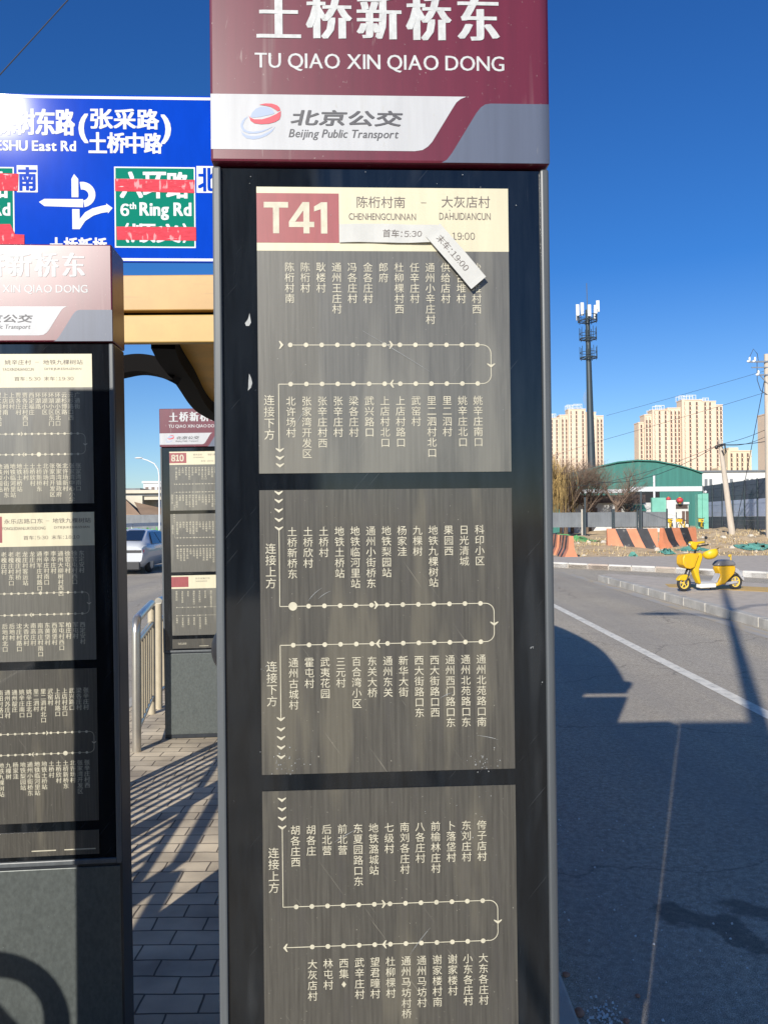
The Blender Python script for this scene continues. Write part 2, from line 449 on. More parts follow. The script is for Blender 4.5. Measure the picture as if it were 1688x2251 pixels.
def tag(o, label=None, cat=None, group=None, kind=None):
    if label: o["label"] = label
    if cat: o["category"] = cat
    if group: o["group"] = group
    if kind: o["kind"] = kind
    return o
def thing(name, label, cat, loc=(0, 0, 0), rot=(0, 0, 0), group=None):
    o = bpy.data.objects.new(name, None); COL.objects.link(o)
    o.empty_display_size = .1
    o.location = loc; o.rotation_euler = rot
    return tag(o, label, cat, group)
def struct(o): o["kind"] = "structure"; return o
def copy_tree(o, parent=None):
    c = o.copy(); COL.objects.link(c)
    if parent: c.parent = parent
    for ch in list(KIDS.get(o, o.children)): copy_tree(ch, c)
    return c
KIDS = {}

# ------------------------------------------------------------------ lettering
P1T = "陈桁村南 陈桁村 耿楼村 通州王庄村 冯各庄村 金各庄村 郎府 杜柳棵村西 任辛庄村 通州小辛庄村 供给店村 沙古堆村 沙古堆村西".split()
P1B = "北许场村 张家湾开发区 张辛庄村西 张辛庄村 梁各庄村 武兴路口 上店村北口 上店村路口 武窑村 里二泗村北口 里二泗村 姚辛庄北口 姚辛庄南口".split()
P2T = "土桥新桥东 土桥欣村 土桥村 地铁土桥站 地铁临河里站 通州小街桥东 地铁梨园站 杨家洼 九棵树 地铁九棵树站 果园西 日光清城 科印小区".split()
P2B = "通州古城村 霍屯村 武夷花园 三元村 百合湾小区 东关大桥 通州东关 新华大街 西大街路口东 西大街路口西 通州西门路口东 通州北苑路口东 通州北苑路口南".split()
P3T = "胡各庄西 胡各庄 后北营 前北营 东夏园路口东 地铁潞城站 七级村 南刘各庄村 八各庄村 前榆林庄村 卜落垡村 东刘庄村 侉子店村".split()
P3B = "大灰店村 林屯村 西集 武辛庄村 望君疃村 杜柳棵村 通州马坊村桥 通州马坊村 谢家楼村南 谢家楼村 小东各庄村 大东各庄村".split()
L1T = "广通街 云杉路口西 云杉博路 环湖小区北口 环湖小区东门 环湖小区 环湖路 西定福庄 贾各庄村西口 贾各庄村 上店村 上店村南 里二泗村路口".split()[::-1]
L1B = "张家湾南口 张家湾中心小学 北许场新村 张家湾镇政府 张家湾开发区 北许场村 土桥新桥东 土桥欣村 土桥村 地铁土桥站 地铁临河里站 通州小街桥东 地铁梨园站".split()[::-1]
L2T = "东定安村 徐官屯村西口 徐官屯村 通州大柳树村西口 李辛庄村 李辛庄村南口 通州军庄村路口 龙庄村 龙庄村客运站 老槐庄村桥 老槐庄村东口 老槐庄村".split()[::-1]
L2B = "西定安村 军屯村 柏庄村 军屯村西口 西黄垡村 东黄垡村 南高庄村南口 南高庄村 大香仪村 沈庄村路口 后地村 后地村北口".split()[::-1]
L3T = "张辛庄村 梁各庄村 武兴路口 上店村北口 上店村路口 武窑村 里二泗村北口 里二泗村 姚辛庄北口 姚辛庄南口 通州靛庄 通州苏庄村 南阳村路口".split()[::-1]
L3B = "张辛庄村西 张家湾开发区 北许场村 土桥新桥东 土桥欣村 土桥村 地铁土桥站 地铁临河里站 通州小街桥东 地铁梨园站 杨家洼 九棵树 地铁九棵树站".split()[::-1]
UP, DN = "连接上方", "连接下方"
GL = {}
def preload(chars, res=2):
    obs = []
    for k in sorted(set(chars)):
        if k in GL or k == " ": continue
        c = bpy.data.curves.new("t", "FONT"); c.body = chr(ord(k) + 0xFEE0) if k.isdigit() else k
        c.size = 1; c.resolution_u = res; c.align_x = 'CENTER'
        o = bpy.data.objects.new("t", c); COL.objects.link(o); obs.append((k, o))
    bpy.context.view_layer.update()
    dg = bpy.context.evaluated_depsgraph_get()
    for k, o in obs:
        me = bpy.data.meshes.new_from_object(o.evaluated_get(dg))
        vs = [(v.co.x, v.co.y) for v in me.vertices]; fs = [tuple(p.vertices) for p in me.polygons]
        xs = [q[0] for q in vs]; ys = [q[1] for q in vs]
        GL[k] = (vs, fs, (min(xs), max(xs), min(ys), max(ys)))
        bpy.data.meshes.remove(me); c = o.data; bpy.data.objects.remove(o); bpy.data.curves.remove(c)
def layout(key):                                     # a string set in one line, em = 1
    if key in GL: return GL[key]
    x = 0; vs, fs = [], []
    for ch in key:
        if ch == " ": x += .26; continue
        v, f, (a, b, c, d) = GL[ch]
        wide = ord(ch) > 0x2e80
        if wide: dx, adv = x + .5, 1.0
        else: dx, adv = x + .05 - a, b - a + .10
        if ch in "：": dx, adv = x + .15 - a, .5
        o = len(vs); vs += [(p[0] + dx, p[1]) for p in v]; fs += [tuple(i + o for i in q) for q in f]; x += adv
    xs = [q[0] for q in vs]; ys = [q[1] for q in vs]
    GL[key] = (vs, fs, (min(xs), max(xs), min(ys), max(ys)))
    return GL[key]
N, B1, B2 = 0, 1, 2                                  # weights: regular, medium, bold
COPIES = {0: [(0, 0)], 1: [(-.012, 0), (.012, 0)], 2: [(-.034, -.018), (.034, -.018), (0, .02), (-.034, .018), (.034, .018), (0, -.02)]}
preload("".join(P1T + P1B + P2T + P2B + P3T + P3B + L1T + L1B + L2T + L2B + L3T + L3B) + UP + DN)
preload("陈桁村南大灰店村首车：末地铁九棵树站姚辛庄永乐路口东北京公交土桥新张采中六环顺义()—-", 3)
preload("".join(chr(c) for c in range(48, 58)) + "ABCDEFGHIJKLMNOPQRSTUVWXYZabcdefghijklmnopqrstuvwxyz:", 3)

def fit(mb, key, off, u0, u1, z0, z1, y, step=.00005, slant=0):
    vs, fs, (a, b, c, d) = layout(key)
    k = (z1 - z0) / (d - c)
    for i, (ox, oz) in enumerate(COPIES[off]):
        mb.add([(u0 + (x - a) / (b - a) * (u1 - u0) + ox * k + (w - c) * slant, y - i * step, z0 + (w - c) * k + oz * k) for x, w in vs], fs)
def em(mb, key, off, u, z, s, y, sx=1.0):            # one full-width character centred at (u, z)
    vs, fs, _ = GL[key]
    for i, (ox, oz) in enumerate(COPIES[off]):
        mb.add([(u + (x * sx + ox) * s, y - i * .00005, z + (w - .38 + oz) * s) for x, w in vs], fs)
def poly(mb, pts, y):
    a = sum(pts[i][0] * pts[(i + 1) % len(pts)][1] - pts[(i + 1) % len(pts)][0] * pts[i][1] for i in range(len(pts)))
    if a < 0: pts = pts[::-1]
    mb.add([(p[0], y, p[1]) for p in pts], [tuple(range(len(pts)))])
def rect(mb, u0, u1, z0, z1, y): poly(mb, [(u0, z0), (u1, z0), (u1, z1), (u0, z1)], y)
def disc(mb, u, z, r, y, n=16): poly(mb, [(u + r * math.cos(2 * math.pi * i / n), z + r * math.sin(2 * math.pi * i / n)) for i in range(n)], y)
def chev(mb, u, z, s, ang, y):                       # small swept arrow head pointing along ang
    pts = [(.55, 0), (-.25, .95), (-.55, .95), (-.12, 0), (-.55, -.95), (-.25, -.95)]
    ca, sa = math.cos(ang), math.sin(ang)
    q = [(u + (a * ca - b * sa) * s, z + (a * sa + b * ca) * s) for a, b in pts]
    poly(mb, [q[0], q[1], q[2], q[3]], y); poly(mb, [q[0], q[3], q[4], q[5]], y)

# ------------------------------------------------------------------ ground and roads (setting)
g = MB(); g.add([(-2500, -400, -.60), (2500, -400, -.60), (2500, 4000, -.60), (-2500, 4000, -.60)], [(0, 1, 2, 3)])
struct(g.build("ground", "earth"))
g = MB(); g.slab([(-30, -30), (60, -30), (60, 34), (11, 34), (6, 90), (3, 240), (-60, 240), (-30, 60)], -.58, -.15)
struct(g.build("road", "asphalt"))
g = MB(); g.slab([(-2.15, -14), (.47, -14), (.47, 26), (-2.6, 26), (-2.15, 7)], -.5, 0)
struct(g.build("sidewalk", "pavers"))
g = MB()
for i in range(40):
    y0 = -14 + i * 1.0
    g.box(.472, .60, y0 + .004, y0 + .996, -.5, .004)
for i in range(40):
    y0 = -14 + i * 1.0; xo = 0 if y0 < 7 else -(y0 - 7) * .0237
    g.box(-2.27 + xo, -2.152 + xo, y0 + .004, y0 + .996, -.5, .004)
struct(g.build("kerb", "kerb", bevel=.012))
# painted lane line, parallel to the kerb
g = MB(); g.add([(3.24, 1.0, -.146), (3.385, 1.0, -.146), (3.37, 30, -.146), (3.24, 30, -.146)], [(0, 1, 2, 3)])
struct(g.build("lane_line", "line_paint"))
g = MB(); g.add([(5.30, 5, -.146), (5.68, 5, -.146), (5.70, 23.5, -.146), (5.52, 24.5, -.146)], [(0, 1, 2, 3)])
struct(g.build("gutter_dirt", "yellow_line"))
# traffic island with its kerb
isl = [(5.95, 2), (22, 2), (22, 10.5), (14, 14), (9.0, 17.9), (7.2, 20.2), (6.25, 21.6), (6.0, 21.3), (5.95, 17)]
g = MB(); g.slab(isl, -.5, 0.0)
struct(g.build("traffic_island", "island_pave"))
g = MB()
for i in range(20):
    y0 = 2 + i * 1.0
    x = 5.78
    if y0 > 20.5: continue
    g.box(x, x + .165, y0 + .01, y0 + .99, -.5, .006)
edge = [(5.95, 21.0), (6.1, 21.75), (7.2, 20.35), (9.0, 18.05), (14, 14.15)]
struct(g.build("island_kerb", "kerb", bevel=.015))
g = MB(); g.slab([(6.35, 17.3), (6.55, 18.1), (8.0, 17.35), (13, 13.6), (12.6, 12.9), (7.7, 16.2)], .002, .006)
struct(g.build("tactile_path", "tactile"))
# far pavement with kerb blocks
fk = [(5.2, 27.5), (7.28, 25.2), (8.43, 24.1), (10.57, 21.4), (14.5, 17.0), (20, 12)]
g = MB(); g.slab(fk[::-1] and [(5.2, 27.5), (7.28, 25.2), (8.43, 24.1), (10.57, 21.4), (14.5, 17.0), (20, 12), (40, 12), (40, 31.2), (5.0, 31.2)], -.5, -.02)
struct(g.build("far_pavement", "island_pave"))
gw, gr = MB(), MB()
k = 0
for a, b in zip(fk[:-1], fk[1:]):
    va, vb = Vector(a), Vector(b); L = (vb - va).length; n = max(1, round(L / .75)); d = (vb - va) / n; nn = Vector((-d.y, d.x)).normalized() * .14
    for i in range(n):
        p0 = va + d * (i + .02); p1 = va + d * (i + .98)
        (gw if k % 3 else gr).slab([(p0.x, p0.y), (p1.x, p1.y), (p1.x + nn.x, p1.y + nn.y), (p0.x + nn.x, p0.y + nn.y)], -.5, .03)
        k += 1
struct(gw.build("far_kerb", "kerb_white")); struct(gr.build("painted_kerb", "kerb_red"))
# earth bank behind the far pavement
random.seed(5)
from mathutils import noise as mnoise
g = MB(); nx, ny = 90, 60
for j in range(ny + 1):
    for i in range(nx + 1):
        x = -2 + i * 52 / nx; y = 30.4 + j * 40 / ny
        t = min(1, max(0, (y - 31) / 9)); t = t * t * (3 - 2 * t)
        rise = .35 + .45 * min(1, max(0, (x - 14) / 8))
        z = -.22 + t * rise + (t + .12) * (.22 * mnoise.noise(Vector((x * .5, y * .5, 0))) + .12 * mnoise.noise(Vector((x * 1.7, y * 1.7, 3))) + .05 * mnoise.noise(Vector((x * 5, y * 5, 7))))
        if x < 10: z -= .25 * min(1, (10 - x) / 6)
        g.v.append((x, y, z))
for j in range(ny):
    for i in range(nx):
        a = j * (nx + 1) + i; g.f.append((a, a + 1, a + nx + 2, a + nx + 1))
struct(g.build("earth_bank", "earth", smooth=True))

# ------------------------------------------------------------------ bus stop signs
HDR = dict(
    white=[(0.0, 2.2076), (0.3784, 2.2083), (0.37, 2.2048), (0.3634, 2.1994), (0.3583, 2.1917), (0.3265, 2.14), (0.3198, 2.1326), (0.3116, 2.1275), (0.3, 2.1257), (0.0, 2.1258)],
    grey=[(.503, 2.1985), (.4148, 2.1985), (.4065, 2.1971), (.3998, 2.1924), (.3931, 2.184), (.3561, 2.1239), (.3478, 2.1132), (.340, 2.1092), (.503, 2.1092)],
    blue=[[(0.0578, 2.1737), (0.0605, 2.1802), (0.0663, 2.1862), (0.0741, 2.1893), (0.0825, 2.1891), (0.0896, 2.186), (0.0935, 2.1804), (0.0912, 2.1784), (0.0831, 2.1764), (0.0734, 2.1742), (0.0636, 2.1728)],
          [(0.0546, 2.1746), (0.05, 2.1693), (0.0468, 2.1614), (0.0484, 2.1562), (0.0532, 2.153), (0.0619, 2.1518), (0.0732, 2.1536), (0.083, 2.1567), (0.0911, 2.1601), (0.0836, 2.1554), (0.0765, 2.152), (0.0667, 2.1493), (0.0554, 2.1491), (0.0474, 2.1522), (0.0442, 2.1571), (0.0435, 2.162), (0.0458, 2.1679), (0.0494, 2.1719)],
          [(0.0435, 2.1555), (0.0461, 2.1503), (0.0522, 2.1464), (0.0619, 2.1453), (0.0732, 2.1468), (0.0846, 2.1522), (0.0943, 2.1595), (0.0894, 2.1522), (0.0813, 2.1462), (0.0715, 2.1422), (0.0618, 2.1404), (0.0521, 2.1419), (0.046, 2.147)]],
    red=[[(0.0556, 2.1759), (0.0578, 2.1727), (0.0636, 2.1702), (0.075, 2.1703), (0.0863, 2.1738), (0.0961, 2.1785), (0.1026, 2.1832), (0.1025, 2.176), (0.1006, 2.1707), (0.0944, 2.1667), (0.0846, 2.1639), (0.0733, 2.1631), (0.0636, 2.1643), (0.0581, 2.1681)],
         [(0.0709, 2.1919), (0.08, 2.194), (0.0897, 2.1938), (0.0968, 2.1916), (0.1007, 2.1884), (0.102, 2.1845), (0.098, 2.1825), (0.0945, 2.1851), (0.088, 2.1889), (0.0799, 2.1907)]])

def header_graphics(root, h):
    m = MB(); poly(m, HDR["white"], -.0064); m.build("white_band", "sign_white", h)
    m = MB(); poly(m, HDR["grey"], -.0064); m.build("grey_band", "sign_grey", h)
    m = MB()
    for i, ch in enumerate("土桥新桥东"):                # bold strokes, thin horizontals, slightly slanted
        for k in range(7):
            vs, fs, (a, b, c, d) = GL[ch]
            s = .0735; u = .1008 + .0742 * i + (k - 3) * .00105; z0 = 2.2917
            lo = c if ch == "土" else -.085
            m.add([(u + x * s * .90 + (w - .38) * .0, -.0064 - k * .00008, z0 + (w - lo) * s * 1.02) for x, w in vs], fs)
    m.build("station_name", "sign_letter", h)
    m = MB(); fit(m, "TU QIAO XIN QIAO DONG", B1, .0655, .4355, 2.243, 2.2695, -.0064); m.build("station_pinyin", "sign_letter", h)
    m = MB()
    for q in HDR["blue"]: poly(m, q, -.0067)
    lg = m.build("emblem", "logo_blue", h)
    m = MB()
    for q in HDR["red"]: poly(m, q, -.0070)
    m.build("emblem_stripe", "logo_red", h)
    m = MB(); fit(m, "北京公交", B2, .1164, .2785, 2.1625, 2.185, -.0068, slant=.006); fit(m, "Beijing Public Transport", B1, .113, .274, 2.1405, 2.1565, -.0068, slant=.004)
    m.build("operator_name", "ink_grey", h)

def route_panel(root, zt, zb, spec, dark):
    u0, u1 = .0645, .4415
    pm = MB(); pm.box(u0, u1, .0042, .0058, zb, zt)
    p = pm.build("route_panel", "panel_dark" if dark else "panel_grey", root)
    if "head" in spec:
        hd = spec["head"]; hz = zt
        m = MB(); rect(m, u0, u1, hz - .0955, hz, .0040); m.build("title_strip", "cream", p)
        m = MB(); rect(m, u0, .1865, hz - .0835, hz - .0095, .0037); m.build("route_badge", "badge_red", p)
        if hd.get("no"):
            m = MB(); x = .0752 if hd["no"] == "T41" else .080
            for ch in hd["no"]:
                z0, z1 = hz - .0697, hz - .0228; H_ = z1 - z0; t_ = .0085
                if ch == "T": rect(m, x, x + .036, z1 - t_, z1, .0034); rect(m, x + .0135, x + .0225, z0, z1 - t_ - .00001, .0034); x += .037
                elif ch == "4":
                    rect(m, x, x + .0375, z0 + .0095, z0 + .0175, .0034); rect(m, x + .0215, x + .0305, z0, z1, .0033)
                    poly(m, [(x, z0 + .0176), (x + .0095, z0 + .0176), (x + .0305, z1), (x + .0205, z1)], .0032); x += .0395
                elif ch == "1":
                    rect(m, x + .008, x + .0175, z0, z1, .0034); poly(m, [(x - .002, z1 - .0140), (x + .0079, z1 - .0105), (x + .0079, z1 - .0005)], .0033); poly(m, [(x - .002, z1 - .0140), (x + .0079, z1 - .0005), (x - .002, z1 - .0065)], .0033)
                    if hd["no"] != "T41": rect(m, x + .001, x + .0245, z0, z0 + .008, .0032)
                    x += .029
                else: fit(m, ch, B2, x, x + .026, z0, z1, .0034); x += .031
            m.build("route_number", "cream_ink", p)
        for (t, a, b, c, d) in hd["txt"]:
            m = MB(); fit(m, t, N, a, b, hz - 2.075 + c, hz - 2.075 + d, .0036); m.build("route_title" if ord(t[0]) > 255 else "route_subtitle", "ink_brown", p)
    off = spec.get("off", N); e = spec.get("em", .0150); pt = spec.get("pitch", .01565)
    for names, zf, ci in ((spec["top"], spec["zt"], spec.get("c0t", 0)), (spec["bot"], spec["zb"], spec.get("c0b", 0))):
        for i, nm in enumerate(names):
            u = spec["u0"] + (ci + i) * spec["du"]
            if u < u0 + .008: continue
            m = MB()
            for j, ch in enumerate(nm): em(m, ch, off, u, zf - j * pt, e, .0036)
            m.build("stop_name", "cream_ink", p)
    for (t, zf) in spec.get("side", []):
        m = MB()
        for j, ch in enumerate(t): em(m, ch, off, .0805, zf - j * .0171, .0166, .0036)
        m.build("continuation_note", "cream_ink", p)
    m = MB(); w = .00055; lt, lb = spec["lt"], spec["lb"]; ur = spec.get("ur", .4125); rr = .013
    nt_, nb_ = len(spec["top"]), len(spec["bot"])
    ul = spec.get("ul", .0935)
    st = spec["u0"] if spec.get("start") else max(u0, ul if spec.get("lt_left", True) else spec["u0"])
    rect(m, st, ur - rr, lt - w, lt + w, .0038)
    rect(m, max(u0, spec.get("lb_left", ul)), ur - rr, lb - w, lb + w, .0038)
    rect(m, ur - w, ur + w, lb + rr, lt - rr, .0038)
    for cz, a0 in ((lt - rr, 0), (lb + rr, -math.pi / 2)):
        arc = [a0 + math.pi / 2 * k / 8 for k in range(9)]
        o_ = [(ur - rr + (rr + w) * math.cos(a), cz + (rr + w) * math.sin(a)) for a in arc]
        i_ = [(ur - rr + (rr - w) * math.cos(a), cz + (rr - w) * math.sin(a)) for a in arc]
        for k in range(8): poly(m, [i_[k], o_[k], o_[k + 1], i_[k + 1]], .0038)
    for (u, za, zb_) in spec.get("vert", []): rect(m, u - w, u + w, zb_, za, .0038)
    m.build("route_line", "cream_ink", p)
    for names, zl, ci in ((spec["top"], lt, spec.get("c0t", 0)), (spec["bot"], lb, spec.get("c0b", 0))):
        for i in range(len(names)):
            u = spec["u0"] + (ci + i) * spec["du"]
            if u < u0 + .004: continue
            big = (zl == lt and i == spec.get("bigt", -1)) or (zl == lb and i == spec.get("bigb", -1))
            m = MB(); disc(m, u, zl, .0064 if big else .0035, .0034); m.build("stop_dot", "cream_ink", p)
    mid = spec["u0"] + 6.45 * spec["du"] if spec["du"] < .03 else .26
    for (u, z, a) in [(spec.get("mt", mid), lt, 0), (spec.get("mb", mid), lb, math.pi), (ur, (lt + lb) / 2 - .002, -math.pi / 2)] + [(u, z, -math.pi / 2) for u, z in spec.get("chev", [])] + spec.get("arrow", []):
        m = MB(); chev(m, u, z, .0062, a, .0033); m.build("direction_arrow", "cream_ink", p)
    return p

def sign(label, loc, lean, yaw, panels, dark=True, extra=None):
    root = thing("bus_stop_sign", label, "bus stop sign", loc, (0, lean, yaw), "bus stop route signs")
    m = MB(); m.box(0, .503, .012, .118, 0, 2.105); m.build("casing", "casing", root, bevel=.004)
    m = MB(); m.box(.005, .498, .0075, .0118, .03, .612); m.build("base_panel", "base_metal", root, bevel=.002)
    m = MB(); m.box(0, .0128, -.001, .0118, .622, 2.1035); m.box(.4902, .503, -.001, .0118, .622, 2.1035)
    m.box(.0131, .4899, .001, .0118, .622, .637)
    m.build("door_frame", "lip_metal", root, bevel=.003)
    m = MB(); m.box(.0131, .4899, .0062, .0115, .638, 2.103); m.build("glass_door", "dark_glass", root)
    m = MB(); m.box(-.001, .504, -.006, .124, 2.108, 2.386)
    h = m.build("header", "maroon", root, bevel=.004)
    header_graphics(root, h)
    for (zt, zb, spec, dk) in panels: route_panel(root, zt, zb, spec, dk)
    m = MB(); m.box(.0645, .4415, .0042, .0058, .650, .718)
    ip = m.build("info_panel", "panel_dark", root)
    m = MB(); fit(m, "96166", N, .105, .165, .678, .692, .0036); rect(m, .255, .322, .664, .667, .0036); rect(m, .345, .432, .664, .667, .0036)
    m.build("hotline_number", "cream_ink", ip)
    if extra: extra(root)
    return root

HT = [("陈桁村南", .2133, .2856, 2.0445, 2.0618), ("—", .3095, .3175, 2.0522, 2.0530), ("大灰店村", .3406, .4137, 2.0455, 2.0632),
      ("CHENHENGCUNNAN", .2012, .3017, 2.0262, 2.0363), ("DAHUIDIANCUN", .3369, .4145, 2.0272, 2.0380), ("19:00", .3556, .3903, 1.9972, 2.0082)]
S1 = dict(head=dict(no="T41", txt=HT), top=P1T, bot=P1B, zt=1.9555, zb=1.7554, u0=.1124, du=.0233, lt=1.8390, lb=1.7807, start=True, ul=.0945,
          side=[(DN, 1.757)], vert=[(.0945, 1.7807, 1.683)], chev=[(.0955, 1.6825), (.0955, 1.671), (.0955, 1.660)], arrow=[(.099, 1.8390, 0)])
S2 = dict(top=P2T, bot=P2B, zt=1.5612, zb=1.3672, u0=.1124, du=.0233, lt=1.4505, lb=1.3930, ul=.0931, bigt=0, side=[(UP, 1.5365), (DN, 1.362)],
          mt=.236, mb=.238, vert=[(.0931, 1.566, 1.4505), (.0931, 1.3930, 1.284)],
          chev=[(.0931, z) for z in (1.619, 1.607, 1.593, 1.579, 1.566, 1.284, 1.269, 1.256, 1.242, 1.228)])
S3 = dict(top=P3T, bot=P3B, zt=1.1195, zb=.9212, u0=.1128, du=.0231, c0b=1, lt=1.0065, lb=.9468, ul=.0935, lb_left=.098, side=[(UP, 1.087)],
          mt=.2425, mb=.2425, vert=[(.0935, 1.124, 1.0065)], chev=[(.0935, z) for z in (1.165, 1.151, 1.137, 1.124)], arrow=[(.0965, .9468, math.pi)])
def main_extra(root):
    m = MB()
    poly(m, [(.0455, 1.872), (.0500, 1.878), (.0525, 1.887), (.0535, 1.880), (.0545, 1.873), (.0515, 1.868), (.0472, 1.868)], .0058)
    m.build("sticker_scrap", "scrap", root); m = MB()
    poly(m, [(.0490, 1.7715), (.0535, 1.776), (.0555, 1.783), (.0540, 1.790), (.0510, 1.797), (.0500, 1.787), (.0497, 1.778)], .0058)
    m.build("sticker_scrap", "scrap", root)
    rng = random.Random(4)
    for (u, z, q, n) in ((.4695, 1.383, .004, 5), (.483, 1.33, .003, 3), (.10, 1.222, .03, 34), (.40, 1.215, .03, 34), (.075, 1.36, .012, 10), (.10, .80, .04, 14), (.36, 1.14, .06, 10), (.25, 2.098, .2, 26)):
        m = MB()
        for k in range(n):
            a_, b_ = u + rng.gauss(0, q * .5), z + rng.gauss(0, q * (.35 if n < 30 else .3)); r_ = rng.uniform(.0004, .0012)
            if not (.015 < a_ < .488 and .64 < b_ < 2.10): continue
            poly(m, [(a_ + r_ * rng.uniform(.4, 1.3) * math.cos(t_), b_ + r_ * rng.uniform(.4, 1.3) * math.sin(t_)) for t_ in (0, 1.1, 2.3, 3.6, 4.9)], .0030 - k * .00001)
        if m.v: tag(m.build("dirt_specks", "scrap", root), kind="stuff")
    for (u, z, L_, an, cv_) in ((.135, 1.458, .028, .75, .0016), (.150, 1.461, .022, .55, .0012), (.385, 1.253, .032, -.22, .001), (.12, 1.72, .03, 1.0, .001), (.22, 1.86, .12, -.55, .0006), (.28, .93, .05, .9, .0008), (.33, 1.31, .02, .4, .001), (.17, 1.10, .04, .5, .0008)):
        m = MB(); P = [(u + L_ * k / 8 * math.cos(an) - 4 * cv_ * (k / 8) * (1 - k / 8) * math.sin(an), z + L_ * k / 8 * math.sin(an) + 4 * cv_ * (k / 8) * (1 - k / 8) * math.cos(an)) for k in range(9)]
        for k in range(8):
            w_ = .00032 * math.sin(math.pi * (k + .5) / 8) + .00006
            nx_, nz_ = -math.sin(an) * w_, math.cos(an) * w_
            poly(m, [(P[k][0] - nx_, P[k][1] - nz_), (P[k + 1][0] - nx_, P[k + 1][1] - nz_), (P[k + 1][0] + nx_, P[k + 1][1] + nz_), (P[k][0] + nx_, P[k][1] + nz_)], .0031)
        m.build("scratch", "scrap", root)
    m = MB(); poly(m, [(.1785, .8900), (.1820, .8945), (.1855, .8900), (.1820, .8855)], .0032); m.build("sticker_scrap", "cream_ink", root)  # diamond mark printed below a stop name
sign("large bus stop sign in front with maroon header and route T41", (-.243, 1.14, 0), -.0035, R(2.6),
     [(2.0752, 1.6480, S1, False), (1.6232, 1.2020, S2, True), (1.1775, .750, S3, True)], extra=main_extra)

def lhead(a, pa, b, pb, hours, a0, a1, b0, b1, h0, h1):
    return dict(txt=[(a, a0, a1, 2.0445, 2.0585), ("—", (a1 + b0) / 2 - .005, (a1 + b0) / 2 + .005, 2.0510, 2.0518), (b, b0, b1, 2.0445, 2.0585),
                     (pa, a0 - .006, a1 + .007, 2.0270, 2.0355), (pb, b0 + .004, b1 - .004, 2.0270, 2.0355), (hours, h0, h1, 1.9985, 2.0105)])
def lspec(T, B, d, zt, zb, lt, lb, uR, **k):
    n = len(T)
    return dict(top=T, bot=B, zt=zt, zb=zb, u0=uR - (n - 1) * d, du=d, lt=lt, lb=lb, ul=.04, ur=k.pop("ur", .423), em=.0162, pitch=.0162, off=B1,
                mt=k.pop("mt", .25), mb=k.pop("mb", .255), **k)
LA = lspec(L1T, L1B, .0181, 1.958, 1.756, 1.8475, 1.789, .3995, mt=.245, mb=.248, ur=.420, bigb=6)
LA["head"] = lhead("姚辛庄村", "YAOXINZHUANGCUN", "地铁九棵树站", "DITIEJIUKESHUZHAN", "首车：5:30  末车：19:30", .200, .273, .306, .416, .226, .390)
LB = lspec(L2T, L2B, .0195, 1.506, 1.303, 1.395, 1.334, .405, mt=.292, mb=.262, ur=.424)
LB["head"] = lhead("永乐店路口东", "YONGLEDIANLUKOUDONG", "地铁九棵树站", "DITIEJIUKESHUZHAN", "首车：5:30  末车：18:10", .192, .299, .326, .432, .245, .400)
LC = lspec(L3T, L3B, .0197, 1.116, .911, .998, .939, .4115, mt=.303, mb=.262, ur=.432, bigb=9)
sign("bus stop sign cut by the left picture edge with glare on its header", (-1.250, 2.175, -.022), -.0105, R(4.0),
     [(2.0752, 1.6480, LA, False), (1.6232, 1.2020, LB, False), (1.1775, .745, LC, True)])
FA = dict(S1); FA["head"] = dict(no="810", txt=[("姚辛庄村", .235, .30, 2.0445, 2.058), ("地铁九棵树站", .34, .42, 2.0445, 2.058), ("YAOXINZHUANGCUN", .235, .31, 2.027, 2.0355), ("末车：19:00", .29, .38, 1.9985, 2.0105)])
FA["off"] = B1; FA["top"] = [n for n in L1T]; FA["bot"] = L3B
FB = dict(S2); FB["off"] = B1; FB["top"] = L3B; FB["bot"] = L1B; FB["bigt"] = -1; FB["bigb"] = 0; FB["chev"] = FB["chev"][:5]; FB["vert"] = FB["vert"][:1]; FB["side"] = FB["side"][:1]
FC = dict(top=L2T[2:9], bot=L2B[1:7], zt=1.060, zb=.868, u0=.100, du=.041, lt=.947, lb=.888, ul=.096, off=B1, mt=.30, mb=.25, em=.014, pitch=.0145)
FC["head"] = dict(txt=[("永乐店路口东", .235, .34, 2.0445, 2.058), ("YONGLEDIANLUKOUDONG", .235, .32, 2.027, 2.0355)])
sign("farthest bus stop sign, half hidden, with route 810 on top", (-1.590, 5.59, 0), -.0115, R(3.0),
     [(2.0752, 1.6480, FA, False), (1.6232, 1.2020, FB, False), (1.1775, .745, FC, False)])
# the next sign of the row stands just left of the view; its shadow lies on the left sign
sign("bus stop sign just outside the left picture edge, seen by its shadow", (-1.245, 1.19, 0), -.004, R(3.0), [(2.0752, 1.6480, S1, False)])

# peeled paper correction slip on the T41 panel (in the sign's own frame)
slip = thing("paper_slip", "white paper slip peeling off the T41 route panel, folded end hanging down", "paper slip", (-.243, 1.14, 0), (0, -.0035, R(2.6)))
m = MB(); nsg = 14
def strip(t, w):                                     # t along, w across (0 bottom, 1 top); waves a little off the board
    u = .1868 + t * (.331 - .1868) + .003 * t * w
    lift = .0002 + .0030 * t * t + .0009 * math.sin(t * 9) ** 2 + (1 - w) * .0008
    return (u, .0030 - lift, 1.9918 + w * .0281 + (.0006 * math.sin(t * 7) if w < .5 else .0010 * math.sin(t * 5) - .0006))
for k in range(nsg + 1): m.v += [strip(k / nsg, 0), strip(k / nsg, 1)]
for k in range(nsg): m.f.append((2 * k, 2 * k + 2, 2 * k + 3, 2 * k + 1))
flat = m.build("flat_strip", "paper", slip)
so = flat.modifiers.new("thick", 'SOLIDIFY'); so.thickness = .0003; so.offset = 0
m = MB(); vs, fs, (a, b, c, d) = layout("首车：5:30")
